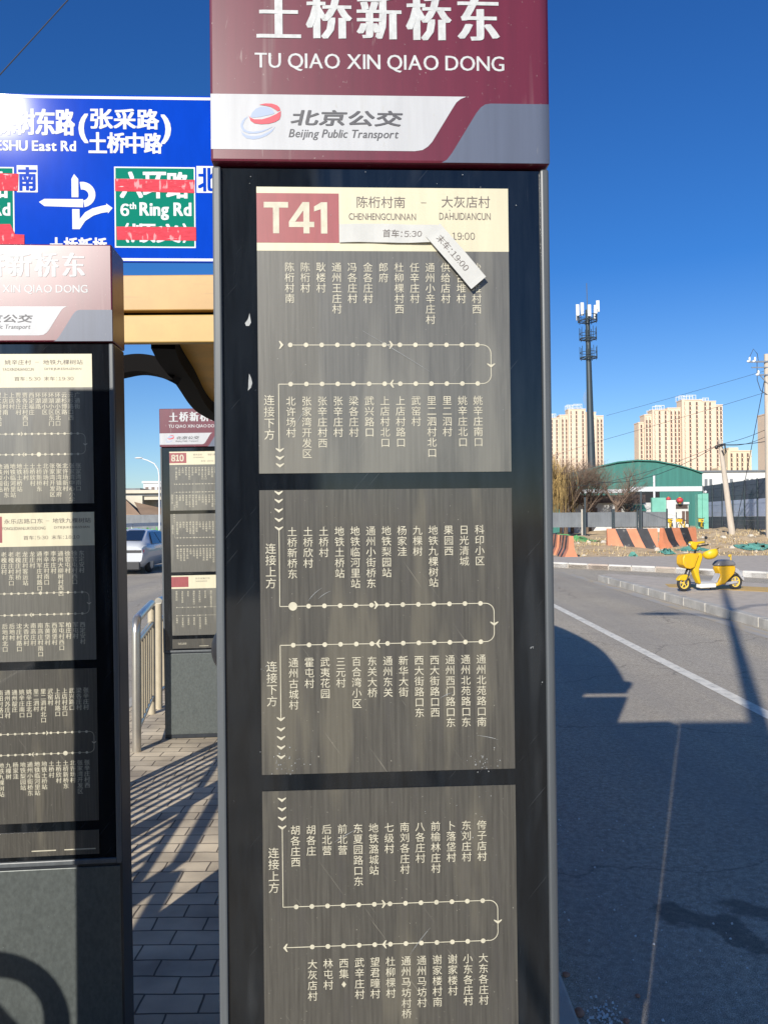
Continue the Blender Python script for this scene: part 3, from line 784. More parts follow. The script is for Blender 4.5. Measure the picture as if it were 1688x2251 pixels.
m.add([(lambda P: (P[0], P[1] - .0006, P[2]))(strip(.445 + (x - a) / (b - a) * .40, .28 + (w - c) / (d - c) * .42)) for x, w in vs], fs)
m.build("printed_hours", "ink_brown", slip)
m = MB(); A = Vector((.3305, 2.0045)); D = Vector((.3925, 1.9305)) - A; T_ = D.normalized(); Nn = Vector((-T_.y, T_.x))
def flap(s_, w_):                                   # s along the slip, w across, returns a point curling out from the board
    q = A + T_ * s_ + Nn * w_
    return (q.x, -.0035 - .0035 * math.sin(max(0, min(1, s_ / .09)) * 2.6) * .6 - .002 * (s_ / .1), q.y)
for k in range(nsg + 1):
    s_ = -.007 + k / nsg * .105
    m.v += [flap(s_, -.0145), flap(s_, .0145)]
for k in range(nsg): m.f.append((2 * k, 2 * k + 2, 2 * k + 3, 2 * k + 1))
fl = m.build("folded_strip", "paper", slip)
so = fl.modifiers.new("thick", 'SOLIDIFY'); so.thickness = .0003; so.offset = 0
m = MB(); vs, fs, (a, b, c, d) = layout("末车：19:00")
m.add([(lambda P: (P[0], P[1] - .0006, P[2]))(flap(.006 + (x - a) / (b - a) * .066, -.0060 + (w - c) / (d - c) * .0115)) for x, w in vs], fs)
m.build("printed_hours", "ink_brown", slip)

# ------------------------------------------------------------------ overhead road sign
SY = 17.0
rs = thing("road_sign", "large blue overhead direction sign with white lettering and green patches", "road sign", (-5.99, SY, 9.13), (R(1.2), 0, R(2.15)))
def SP(px, py): return ((px - 240) * .01, (388 - py) * .01)
m = MB(); m.box((-150 - 240) * .01, (500 - 240) * .01, 0, .06, (388 - 572) * .01, (388 - 204) * .01); m.build("sign_board", "sign_blue", rs, bevel=.02)
m = MB()
for (x0, x1, y0, y1) in ((-140, 492, 208, 214), (-140, 492, 563, 569)):
    a, b = SP(x0, y1), SP(x1, y0); rect(m, a[0], b[0], a[1], b[1], -.004)
for (x0, x1) in ((-140, -134), (486, 492)):
    a, b = SP(x0, 563), SP(x1, 214); rect(m, a[0], b[0], a[1], b[1], -.004)
m.build("sign_border", "reflect_white", rs)
m = MB()
def sfit(mb, k, off, x0, x1, y0, y1, y=-.006):
    a, b = SP(x0, y1), SP(x1, y0); fit(mb, k, off, a[0], b[0], a[1], b[1], y, step=.0004)
def srow(mb, s, x0, x1, y0, y1, y=-.006):
    w = (x1 - x0) / len(s)
    for i, ch in enumerate(s): sfit(mb, ch, B2, x0 + i * w + w * .04, x0 + (i + 1) * w - w * .04, y0, y1, y)
srow(m, "九棵树东路", -48, 166, 238, 294); sfit(m, "JIUKESHU East Rd", B2, -62, 167, 307, 336)
m.build("road_name", "reflect_white", rs); m = MB(); srow(m, "张采路", 199, 350, 236, 279); srow(m, "土桥中路", 195, 356, 288, 332)
sfit(m, "(", B2, 176, 193, 248, 310); sfit(m, ")", B2, 355, 373, 248, 310)
m.build("side_road_name", "reflect_white", rs); m = MB(); srow(m, "土桥新桥", 107, 233, 519, 556)
m.build("bridge_name", "reflect_white", rs); m = MB()
def spoly(mb, pts, y=-.006): poly(mb, [SP(*q) for q in pts], y)
spoly(m, [(86, 441), (98, 434), (182, 434), (182, 452), (98, 450)])
spoly(m, [(157, 390), (163, 379), (172, 390), (172, 401), (157, 401)]); spoly(m, [(157, 401), (172, 401), (172, 430), (157, 430)], -.0065)
o_, i_ = [], []
for k in range(13):
    a = R(100 - k * 15); o_.append((180 + 29 * math.cos(a), 424 - 28 * math.sin(a))); i_.append((180 + 14 * math.cos(a), 425 - 12 * math.sin(a)))
for k in range(12): spoly(m, [o_[k], o_[k + 1], i_[k + 1], i_[k]], -.007)
spoly(m, [(158, 456), (174, 456), (174, 500), (158, 500)], -.007)
cv = [(174, 478), (186, 463), (202, 454), (220, 449), (234, 446)]; cw = [(174, 500), (186, 482), (204, 470), (222, 464), (236, 462)]
for k in range(4): spoly(m, [cv[k], cv[k + 1], cw[k + 1], cw[k]], -.0075)
spoly(m, [(232, 443), (246, 453), (236, 465)], -.008)
for (x0, x1, y0, y1) in ((39, 84, 361, 420), (430, 476, 359, 418)):
    if x0 == 39: m.build("junction_arrow", "reflect_white", rs)
    m = MB(); a, b = SP(x0, y1), SP(x1, y0); rect(m, a[0], b[0], a[1], b[1], -.006); dp = m.build("direction_plate", "reflect_white", rs)
    m = MB(); sfit(m, "南" if x0 == 39 else "北", B2, x0 + 5, x1 - 4, y0 + 5, y1 - 4, -.009); m.build("direction_letter", "sign_blue", dp)
for (x0, x1, y0, y1, tx) in ((250, 427, 362, 540, True), (-120, 33, 365, 540, False)):
    m = MB(); a, b = SP(x0, y1), SP(x1, y0); rect(m, a[0], b[0], a[1], b[1], -.006); fr = m.build("green_patch", "reflect_white", rs)
    m = MB(); rect(m, a[0] + .03, b[0] - .03, a[1] + .03, b[1] - .03, -.008); m.build("patch_face", "sign_green", fr)
    m = MB()
    if tx:
        srow(m, "六环路", 262, 414, 374, 430, -.010)
        sfit(m, "6", B2, 264, 281, 444, 470, -.010); sfit(m, "th", B2, 283, 297, 441, 455, -.010); sfit(m, "Ring Rd", B2, 306, 417, 441, 478, -.010)
        sfit(m, "(", B2, 272, 280, 487, 528, -.010); sfit(m, ")", B2, 400, 408, 487, 528, -.010); srow(m, "顺义", 285, 395, 488, 528, -.010)
    else:
        srow(m, "六环路", -110, 22, 376, 432, -.010); sfit(m, "Ring Rd", B2, -88, 23, 444, 480, -.010)
    m.build("patch_lettering", "reflect_white", fr)
def tape(pts):
    m = MB(); spoly(m, pts, -.014); m.build("red_tape", "tape_red", rs)
tape([(252, 389), (426, 390), (425, 419), (252, 416)]); tape([(254, 494), (428, 494), (428, 524), (255, 523)])
tape([(-118, 376), (43, 380), (41, 417), (-118, 420)]); tape([(-118, 492), (24, 490), (34, 512), (54, 513), (54, 535), (-118, 537)])
# the mast stands behind the big sign; two arms carry the board
m = MB(); m.tube([(5.0, .35, -9.28), (5.0, .35, 2.0)], .18, 16, .13); m.build("mast", "galv", rs, smooth=True)
m = MB()
for z in (-1.1, 1.1): m.tube([(-3.9, .2, z), (5.0, .35, z)], .09, 10)
m.build("support_arm", "galv", rs, smooth=True)

# ------------------------------------------------------------------ bus shelter (roof seen left and above, casts the curved shadow)
bs = thing("bus_shelter", "gold bus shelter roof with black curved ribs behind the signs", "bus shelter", (0, 2.68, 0))
def spline(pts, n=6):                                # Catmull-Rom through the given points
    P = [Vector(p) for p in pts]; P = [2 * P[0] - P[1]] + P + [2 * P[-1] - P[-2]]; out = []
    for i in range(1, len(P) - 2):
        for k in range(n):
            t = k / n
            out.append(.5 * ((2 * P[i]) + (P[i + 1] - P[i - 1]) * t + (2 * P[i - 1] - 5 * P[i] + 4 * P[i + 1] - P[i + 2]) * t * t + (3 * P[i] - P[i - 1] - 3 * P[i + 1] + P[i + 2]) * t ** 3))
    return out + [P[-2]]
def ribbon(mb, pts, half, lo, hi, plane):            # a continuous bar of rectangular section along a planar curve
    n = len(pts); b0 = len(mb.v)
    for i, p in enumerate(pts):
        d = (pts[min(i + 1, n - 1)] - pts[max(i - 1, 0)]).normalized(); q = Vector((-d.y, d.x)) * half
        for c, h in ((p - q, lo), (p + q, lo), (p + q, hi), (p - q, hi)):
            mb.v.append((c.x, c.y, h) if plane == 'xy' else (c.x, h, c.y))
    for i in range(n - 1):
        for j in range(4): mb.f.append((b0 + i * 4 + j, b0 + i * 4 + (j + 1) % 4, b0 + (i + 1) * 4 + (j + 1) % 4, b0 + (i + 1) * 4 + j))
    mb.f.append((b0, b0 + 3, b0 + 2, b0 + 1)); mb.f.append(tuple(b0 + (n - 1) * 4 + j for j in range(4)))
m = MB(); m.box(-1.75, .37, 0, .10, 2.309, 2.433); m.build("fascia", "gold", bs, bevel=.004)
m = MB(); m.box(-1.75, .36, .012, .045, 2.200, 2.297); m.build("fascia", "gold_light", bs, bevel=.004)
m = MB(); m.box(-1.75, .35, .03, .045, 2.2972, 2.3088); m.build("fascia_gap", "black_rib", bs)
lf = spline([(-.793, .11), (-.845, .40), (-.906, .87), (-1.0, 1.50), (-1.03, 1.9), (-1.0, 2.35), (-.85, 3.3), (-.55, 4.5)])
rt = spline([(.34, .11), (.44, .6), (.56, 1.3), (.66, 2.1), (.68, 2.9), (.63, 3.9), (.53, 4.68)])
m = MB(); m.slab([(p.x, p.y) for p in rt] + [(p.x, p.y) for p in lf[::-1]], 2.27, 2.38); m.build("roof_panel", "gold_soffit", bs)
for q, hw in ((lf, .042), (rt, .025)):
    m = MB(); ribbon(m, q, hw, 2.20, 2.268, 'xy'); m.build("roof_rib", "black_rib", bs)
m = MB(); ribbon(m, spline([(-1.52, 0), (-1.52, .9), (-1.52, 1.7), (-1.48, 1.93), (-1.38, 2.11), (-1.25, 2.21), (-1.121, 2.246), (-1.042, 2.256), (-.965, 2.243), (-.915, 2.222), (-.885, 2.205)]), .037, .62, .72, 'xz')
m.build("arch_leg", "black_rib", bs)
for (x, y) in ((.12, 1.75), (.12, 4.3)):
    m = MB(); m.box(x - .05, x + .05, y - .05, y + .05, 0, 2.269); m.build("leg", "black_rib", bs)
m = MB(); m.box(-.46, .385, .02, .07, .02, 2.115); m.box(-.46, -.05, .025, .065, 2.116, 2.199); m.build("shadow_panel", "casing", bs)  # unseen panel added to fill the road shadow, slit of light left above
# ------------------------------------------------------------------ railing beside the left road
def fence(label, p0, p1, rounded=False, h=.90):
    v0, v1 = Vector((*p0, 0)), Vector((*p1, 0)); L = (v1 - v0).length; d = (v1 - v0) / L
    r = thing("railing", label, "railing", (*p0, 0), (0, 0, math.atan2(d.y, d.x)), "steel railings along the kerb")
    m = MB()
    if rounded:
        m.tube([(0, 0, 0), (0, 0, h - .09), (.012, 0, h - .04), (.04, 0, h - .01), (.09, 0, h), (L, 0, h)], .030, 12)
    else:
        m.tube([(0, 0, h), (L, 0, h)], .030, 12)
    m.build("top_rail", "steel", r, smooth=True)
    for x in ([L] if rounded else [0, L]):
        m = MB(); m.tube([(x, 0, 0), (x, 0, h - .02)], .030, 12); m.build("post", "post_cream", r, smooth=True)
    for z in (.74, .14):
        m = MB(); m.tube([(.03, 0, z), (L - .03, 0, z)], .021, 10); m.build("cross_rail", "steel", r, smooth=True)
    n = max(3, round(L / .155))
    for i in range(1, n):
        m = MB(); m.tube([(i * L / n, 0, .14), (i * L / n, 0, .74)], .017, 8, caps=False); m.build("baluster", "post_cream", r, smooth=True)
    return r
fence("steel railing with a rounded end post between the two rear signs", (-1.70, 5.30), (-1.905, 6.33), True)
fence("steel railing section farther along the left kerb, behind the rear sign", (-1.90, 6.51), (-2.02, 8.9))
fence("steel railing section hidden behind the left sign, throwing striped shadows", (-1.72, 1.72), (-1.735, 4.14))
fence("steel railing section beside the left sign, outside the picture", (-1.70, -.75), (-1.72, 1.58))
hp = thing("hoop_barrier", "black bent tube hoop outside the left edge, shadow on the left sign", "hoop barrier", (-2.15, 1.05, 0))
m = MB(); m.tube([(0, 0, 0), (0, 0, .70)] + [(.16 - .16 * math.cos(R(a)), 0, .72 + .16 * math.sin(R(a))) for a in range(0, 91, 9)] + [(.58 + .16 * math.sin(R(a)), 0, .72 + .16 * math.cos(R(a))) for a in range(0, 91, 9)] + [(.74, 0, .70), (.74, 0, 0)], .034, 14); m.build("hoop_tube", "steel", hp, smooth=True)
# dark round-headed post behind the main sign, only its rounded edge shows
hb = thing("round_head_post", "black post with a rounded head, only its edge showing behind the main sign", "post", (-.735, 3.75, 0))
m = MB(); m.tube([(0, 0, 0), (0, 0, .86)], .03, 10); m.build("post", "black_plastic", hb, smooth=True)
m = MB(); m.ball((0, 0, .955), .105, .09, .125, 18, 12); m.build("head", "black_plastic", hb, smooth=True)

# ------------------------------------------------------------------ street lamp with banner just behind the camera (casts the road shadows)
lp = thing("banner_lamp", "tall lamp post with wide banner behind the viewer, known by its road shadow", "lamp post", (-.16, -1.5, 0))
m = MB(); m.tube([(0, 0, 0), (0, 0, 9.6)], .095, 16, .06); m.build("pole", "galv", lp, smooth=True)
m = MB(); m.box(-.6665, -.09, -.03, .03, 1.2, 3.70); m.box(-.2, 0.0, -.02, .02, 1.6, 1.64); m.box(-.2, 0.0, -.02, .02, 3.3, 3.34); m.build("banner", "sign_white", lp)
for sx, z in ((-1, 7.2), (1, 7.4)):
    m = MB(); m.tube([(0, 0, z - .5), (sx * .4, 0, z - .12), (sx * .9, 0, z)], .03, 8); a = m.build("lamp_arm", "galv", lp, smooth=True)
    m = MB(); m.ball((sx * 1.2, 0, z), .42, .14, .07); m.build("lamp_head", "white_paint", a, smooth=True)

# ------------------------------------------------------------------ left background: car, barrier, embankment, bridge, lamp, buildings
car = thing("parked_car", "white sedan seen from behind on the left road", "car", (-8.55, 24.6, -.15))
body = [(-.0, .30), (.0, .62), (.05, .92), (.16, 1.02), (.62, 1.06), (1.45, 1.42), (2.0, 1.46), (2.75, 1.40), (3.65, 1.0), (4.45, .86), (4.62, .60), (4.6, .25), (.1, .22)]
# cross-section loft: stations along the length, half-widths at several heights
st = [(0.0, [(.62, .28), (.84, .45), (.88, .66), (.84, .82), (.70, .90), (.0, .92)]),
      (.10, [(.70, .24), (.88, .42), (.915, .68), (.88, .90), (.74, 1.00), (.0, 1.02)]),
      (.55, [(.72, .22), (.90, .40), (.93, .70), (.90, .92), (.76, 1.05), (.0, 1.07)]),
      (1.35, [(.72, .22), (.90, .40), (.93, .70), (.90, .93), (.62, 1.38), (.0, 1.43)]),
      (2.1, [(.72, .22), (.90, .40), (.93, .70), (.90, .93), (.63, 1.40), (.0, 1.46)]),
      (2.8, [(.72, .22), (.90, .40), (.93, .70), (.90, .93), (.62, 1.36), (.0, 1.41)]),
      (3.6, [(.72, .22), (.90, .40), (.93, .68), (.89, .90), (.74, .98), (.0, 1.02)]),
      (4.4, [(.70, .24), (.86, .40), (.90, .62), (.84, .78), (.66, .84), (.0, .87)]),
      (4.65, [(.60, .28), (.74, .42), (.78, .58), (.72, .68), (.50, .74), (.0, .76)])]
m = MB(); n = 11
for y, pr in st:
    ring = [(-w, y, z) for w, z in pr] + [(w, y, z) for w, z in pr[-2::-1]]
    m.v += ring
for i in range(len(st) - 1):
    for j in range(n - 1): m.f.append((i * n + j, i * n + j + 1, (i + 1) * n + j + 1, (i + 1) * n + j))
    m.f.append((i * n + n - 1, i * n, (i + 1) * n, (i + 1) * n + n - 1))
m.f.append(tuple(range(n))); m.f.append(tuple(range(len(m.v) - 1, len(m.v) - 1 - n, -1)))
cb = m.build("body", "car_white", car, smooth=True)
m = MB(); m.add([(-.66, .53, 1.085), (.66, .53, 1.085), (.55, 1.30, 1.405), (-.55, 1.30, 1.405)], [(0, 1, 2, 3)]); m.build("rear_window", "car_glass", car)
for y0, y1, y2, y3 in ((.95, 1.85, 1.85, 1.42), (1.92, 3.15, 2.65, 1.92)):
    m = MB(); m.add([(.912, y0, .955), (.912, y1, .955), (.672, y2, 1.345), (.672, y3, 1.345)], [(0, 1, 2, 3)]); m.build("side_window", "car_glass", car)
m = MB(); m.box(-.84, .84, -.016, .04, .70, .785); m.build("light_bar", "black_plastic", cb)
for sx in (-1, 1):
    m = MB(); m.add([(sx * .62, -.016, .70), (sx * .90, .06, .70), (sx * .91, .07, .80), (sx * .62, -.016, .785)], [(0, 1, 2, 3), (3, 2, 1, 0)]); m.build("tail_light", "tail_red", cb)
m = MB(); m.box(-.78, .78, -.03, .12, .16, .42); m.build("bumper", "black_plastic", car, bevel=.02)
m = MB(); m.box(-.26, .26, -.02, .01, .50, .62); m.build("number_plate", "logo_blue", car)
for sx in (-1, 1):
    for y in (.95, 3.75):
        m = MB(); m.torus((sx * .80, y, .33), (1, 0, 0), .245, .085, 24, 8); w = m.build("wheel", "rubber", car, smooth=True)
        m = MB(); m.cyl((sx * .86, y, .33), (1, 0, 0), .19, .05, 20); m.build("rim", "galv", w)

gr_ = thing("road_guardrail", "long white guardrail far along the left road", "guardrail", (-33.6, 96, -.15))
m = MB(); m.add([(-10, -24, .55), (-9, 60, 1.75), (-9, 60, 2.2), (-10, -24, 1.0), (-10.2, -24, .55), (-9.2, 60, 1.75), (-9.2, 60, 2.2), (-10.2, -24, 1.0)], [(0, 1, 2, 3), (7, 6, 5, 4), (3, 2, 6, 7), (0, 4, 5, 1)])
m = MB(); m.add([(-8, -14, .60), (10, 52, 1.30), (10, 52, 1.85), (-8, -14, 1.05), (-8, -13.8, .60), (10, 52.2, 1.30), (10, 52.2, 1.85), (-8, -13.8, 1.05)], [(0, 1, 2, 3), (7, 6, 5, 4), (3, 2, 6, 7), (0, 4, 5, 1)])
m.build("rail", "white_paint", gr_)
for i in range(9):
    t = i / 8; x = -8 + 18 * t; y = -14 + 66 * t
    m = MB(); m.box(x - .1, x + .1, y + .25, y + .4, 0, 1.0 + .8 * t); m.build("post", "galv", gr_)
hd = MB(); random.seed(3)
for i in range(1400):
    x = random.uniform(-26, -2); y = 60 + (x + 26) * .25 + random.uniform(-.5, .5); z = random.uniform(-.1, .9)
    s = random.uniform(.10, .22); a = random.uniform(0, 6.28); t = random.uniform(-.6, .6)
    hd.add([(x, y, z), (x + s * math.cos(a), y + s * math.sin(a), z + s * t), (x + s * .5 * math.cos(a + 1), y + s * .5 * math.sin(a + 1), z + s)], [(0, 1, 2)])
tag(hd.build("hedge", "green_net"), "low green roadside hedge beyond the white sedan", "hedge", kind="stuff")
m = MB(); m.box(-60, 20, 0, .4, -.2, 2.75)
wl = m.build("retaining_wall", "hoard_grey", None, loc=(-25, 141, -.15)); tag(wl, "dark grey retaining wall below the brown slope", "wall")
m = MB()
m.add([(-110, 142, 2.55), (-44.6, 142, 2.55), (-49.2, 150, 5.0), (-110, 150, 9.5), (-50.8, 150, 6.4)], [(0, 1, 2, 4, 3)])
m.add([(-44.6, 142.05, 2.6), (-40, 142, 2.6), (-40, 150, 3.2), (-48.4, 150, 5.2)], [(0, 1, 2, 3)])
struct(m.build("embankment", "bank_brown"))
br = thing("road_bridge", "pale concrete overpass bridge crossing the left background", "bridge", (-45, 150, 0))
m = MB(); m.box(-70, 25, 0, 12, 6.85, 7.5); m.build("parapet", "bridge_conc", br)
m = MB(); m.box(-1.9, 25, 1, 11, 5.6, 6.4); m.build("girder", "bridge_conc", br)
m = MB(); m.box(-70, 25, .6, 11.5, 6.4, 6.85); m.build("bearing_joint", "hoard_grey", br)
m = MB(); m.box(-70, -1.95, .5, 11.5, -.4, 6.39); m.build("abutment", "bridge_conc", br)
m = MB(); m.box(18, 22, .5, 11.5, -.4, 5.59); m.build("pier", "bridge_conc", br)
for (x, y, w, h, rf, lab) in ((-66, 190, 6, 9.0, 0, "low white building with dark roof above the bridge"), (-59.5, 200, 2.6, 11.2, 0, "small white stair block rising above the bridge"), (-64.5, 230, 4, 11.0, 0, "pale flat building on the right above the bridge")):
    b_ = thing("white_building", lab, "building", (x, y, 0))
    m = MB(); m.box(-w, w, 0, 10, -.4, h); m.build("wall", "white_wall", b_)
    m = MB(); m.box(-w - .3, w + .3, -.3, 10.3, h, h + .5); m.build("roof", "hoard_grey" if x == -66 else "white_paint", b_)
    for k in range(3):
        m = MB(); m.box(-w * .8 + k * w * .6, -w * .8 + k * w * .6 + .8, -.05, .05, h - 2.0, h - 1.0); m.build("window", "apt_window", b_)
sl = thing("street_lamp", "white street lamp with a curved arm above the left road", "street lamp", (-23.2, 80, -.15))
m = MB(); m.tube([(0, 0, 0), (0, 0, 6.3), (-.1, 0, 7.0), (-.5, 0, 7.6), (-1.2, 0, 7.95), (-1.75, 0, 8.12)], .085, 10, .055); m.build("pole", "white_paint", sl, smooth=True)
m = MB(); m.ball((-2.1, 0, 8.2), .45, .16, .09); m.build("lamp_head", "white_paint", sl, smooth=True)
ow = MB(); ow.tube([(-24, 26, 4.6), (-12.86, 26, 16.66), (-10.54, 26, 19.2), (-2, 26, 28.6)], .02, 6)
tag(ow.build("overhead_wire", "wire"), "thin dark overhead wire crossing the sky at top left", "wire", "overhead wires")

# ------------------------------------------------------------------ scooter on the traffic island
sc = thing("electric_scooter", "yellow electric scooter with grey seat parked on the traffic island", "scooter", (7.52, 16.62, .005), (0, 0, math.atan2(16.27 - 16.62, 6.27 - 7.52)))
def prof(pts, w, name, m_, parent, bev=.02, y0=None):   # side profile extruded across the width
    mb = MB(); y = w / 2
    mb.plate(pts, -y if y0 is None else y0, y if y0 is None else y0 + w)
    return mb.build(name, m_, parent, bevel=bev, smooth=True)
for x, nm in ((0.0, "wheel"), (1.28, "wheel")):
    m = MB(); m.torus((x, 0, .165), (0, 1, 0), .138, .030, 30, 8); w = m.build(nm, "rubber", sc, smooth=True)
    m = MB(); m.torus((x, 0, .165), (0, 1, 0), .106, .014, 26, 6); m.cyl((x, 0, .165), (0, 1, 0), .030, .07, 14)
    for k in range(5):
        a = 2 * math.pi * k / 5 + .3; m.tube([(x, 0, .165), (x + .105 * math.cos(a), 0, .165 + .105 * math.sin(a))], .013, 6)
    m.build("rim", "rim_yellow", w, smooth=True)
fd = [(1.28 + .185 * math.cos(R(a)), .165 + .19 * math.sin(R(a))) for a in range(20, 131, 10)] + [(1.20, .27), (1.30, .22), (1.37, .24)]
prof(fd, .11, "front_fender", "scoot_yellow", sc, .012)
m = MB()
for y in (-.05, .05): m.tube([(1.28, y, .165), (1.15, y, .47)], .018, 8)
m.tube([(1.15, 0, .44), (.985, 0, .86)], .022, 8); m.build("fork", "black_plastic", sc, smooth=True)
prof([(1.11, .50), (.96, .80), (.90, .81), (.855, .77), (.86, .70), (.945, .47), (.95, .38), (.895, .16), (.945, .14), (1.03, .30)], .15, "leg_shield", "scoot_yellow", sc, .03)
prof([(1.345, .775), (1.20, .80), (1.00, .795), (.985, .76), (1.10, .50), (1.20, .47), (1.31, .50), (1.375, .57), (1.38, .70)], .24, "front_box", "scoot_orange", sc, .045)
prof([(1.145, 1.00), (1.11, 1.05), (1.02, 1.035), (.79, 1.05), (.78, 1.01), (.95, .985), (.985, .94), (.98, .87), (1.03, .87), (1.09, .93)], .11, "handlebar_cowl", "scoot_yellow", sc, .02)
m = MB(); m.tube([(.93, -.33, .985), (.98, -.12, .95), (.98, .12, .95), (.93, .33, .985)], .016, 8); m.build("handlebar", "black_plastic", sc, smooth=True)
for y in (-.30, .30):
    m = MB(); m.tube([(.985, y, .95), (.985, y * 1.0, 1.10)], .006, 6); m.ball((.985, y * 1.1, 1.13), .012, .05, .035); m.build("mirror", "black_plastic", sc, smooth=True)
prof([(.92, .155), (.54, .155), (.54, .06), (.93, .06)], .17, "battery_box", "scoot_white", sc, .02)
prof([(.905, .20), (.56, .19), (.50, .26), (.46, .36), (.44, .33), (.52, .158), (.92, .158)], .17, "floorboard", "scoot_grey", sc, .008)
prof([(.51, .51), (.05, .51), (.055, .42), (.09, .33), (.20, .24), (.33, .13), (.55, .085), (.54, .155), (.47, .20), (.44, .28), (.455, .37), (.49, .43)], .19, "rear_body", "scoot_orange", sc, .03)
prof([(.515, .513), (.505, .56), (.45, .615), (.36, .645), (.22, .648), (.12, .62), (.065, .575), (.05, .513)], .21, "seat", "seat_grey", sc, .035)
m = MB(); m.tube([(.44, -.04, .34), (.36, -.10, .30)], .02, 6); m.tube([(.40, -.125, .17), (.30, -.14, .12)], .012, 6); m.tube([(.53, -.11, .08), (.515, -.15, .005)], .011, 6); m.build("kickstand", "black_plastic", sc, smooth=True)
m = MB(); m.box(.06, .20, -.098, -.0955, .43, .47); m.build("maker_plate", "ink_grey", sc)
m = MB(); m.tube([(.975, -.05, .93), (1.10, -.08, .80), (1.13, -.06, .55), (1.25, -.06, .30)], .006, 5); m.tube([(.975, .05, .93), (1.08, .09, .82), (1.06, .07, .62)], .006, 5); m.build("brake_cable", "black_plastic", sc)
m = MB(); m.box(-.135, -.125, -.07, .07, .28, .40); m.build("number_plate", "sign_white", sc)
m = MB(); m.ball((1.10, 0, .99), .045, .045, .035, 12, 8); m.build("headlight", "antenna", sc, smooth=True)
m = MB(); m.cyl((.10, -.055, .165), (0, 1, 0), .055, .03, 14); m.box(.0, .30, -.075, -.06, .13, .17); m.build("hub_cover", "black_plastic", sc)
rf = [(.195 * math.cos(R(a)), .165 + .195 * math.sin(R(a))) for a in range(-5, 111, 10)][::-1] + [(.15, .22), (.12, .30), (.02, .31)]
prof([(.05, .48), (-.06, .44), (-.20, .25), (-.205, .17), (-.16, .20), (-.05, .33), (.04, .38)], .09, "rear_fender", "scoot_grey", sc, .012)
prof([(.28, .16), (-.02, .19), (-.03, .14), (.27, .10)], .10, "swing_arm", "scoot_grey", sc, .01)
m = MB(); m.tube([(.04, -.08, .52), (.035, -.08, .75)], .012, 6); m.ball((.10, -.05, .72), .03, .02, .03); m.build("tail_flag", "scoot_yellow", sc, smooth=True)
hm = MB()
for i in range(9):
    th = math.pi * .62 * i / 8
    for j in range(18):
        ph = 2 * math.pi * j / 18
        hm.v.append((.165 * math.sin(th) * math.cos(ph), .13 * math.sin(th) * math.sin(ph), .125 * math.cos(th)))
for i in range(8):
    for j in range(18): hm.f.append((i * 18 + j, (i + 1) * 18 + j, (i + 1) * 18 + (j + 1) % 18, i * 18 + (j + 1) % 18))
hm.add([(.08, -.09, -.03), (.08, .09, -.03), (.21, .06, -.05), (.21, -.06, -.05)], [(0, 1, 2, 3), (3, 2, 1, 0)])
he = hm.build("helmet", "scoot_yellow", None, smooth=True)
q = Vector((.68, -.30, .84)); ang = math.atan2(16.27 - 16.62, 6.27 - 7.52)
he.location = (7.52 + q.x * math.cos(ang) - q.y * math.sin(ang), 16.62 + q.x * math.sin(ang) + q.y * math.cos(ang), q.z)
he.location.x = 6.84; he.location.y = 16.25; he.location.z = .80
he.rotation_euler = (R(160), R(-18), R(-5))
tag(he, "yellow riding helmet hanging upside down from the scooter handlebar", "helmet")

# ------------------------------------------------------------------ concrete barriers
def barrier(label, p0, p1, h, phase, group="striped concrete barriers", slope=.35):
    v0, v1 = Vector(p0), Vector(p1); L = (v1 - v0).length; d = (v1 - v0) / L
    b = thing("traffic_barrier", label, "barrier", (*p0, p0[2] if len(p0) > 2 else 0) if len(p0) == 2 else p0, (0, 0, math.atan2(d.y, d.x)), group)
    pr = [(-.30, 0), (-.27, .10), (-.13, .42), (-.09, h), (.09, h), (.13, .42), (.27, .10), (.30, 0)]
    mo, mk = MB(), MB(); n = 6
    # split along the length into slanted stripes
    def sec(x): return [(min(L, max(0, x + (h - z) * slope)) if 0 < x < L else x, y, z) for y, z in pr]
    xs = [0] + [L * f for f in phase] + [L]
    xs = sorted(set(x for x in xs if 0 <= x <= L))
    for i in range(len(xs) - 1):
        a, c = sec(xs[i]), sec(xs[i + 1]); mb = mk if i % 2 else mo
        vs = a + c; k = len(pr)
        mb.add(vs, [(j, j + 1, k + j + 1, k + j) for j in range(k - 1)] + [(k - 1, 0, k, 2 * k - 1)])
    mo.add([(0, y, z) for y, z in pr], [tuple(range(len(pr)))]); mo.add([(L, y, z) for y, z in pr], [tuple(range(len(pr) - 1, -1, -1))])
    mo.build("barrier_block", "barrier_orange", b); mk.build("dark_stripe", "barrier_black", b)
    return b
barrier("left of two big orange and black barriers facing the road", (10.95, 38.1, .0), (13.35, 37.9, .0), 1.0, (.16, .38, .58, .80), slope=.42)
barrier("right of two big orange and black barriers, behind the scooter", (13.45, 37.6, .0), (15.55, 38.8, .02), 1.02, (.04, .26, .50, .74), slope=.42)
rowpts = [(8.35, 32.7), (8.42, 35.2), (8.55, 37.8), (8.75, 40.4), (9.0, 43.0)]
names = ["nearest end", "second", "third", "fourth", "farthest"]
for i, (x, y) in enumerate(rowpts):
    barrier("orange barrier in the row at the road edge, %s of the row" % names[i], (x - .42, y + .15, -.20), (x - .30, y + 2.4, -.22), -.0 + .98, (.15, .32, .5, .68, .84), "row of orange barriers")

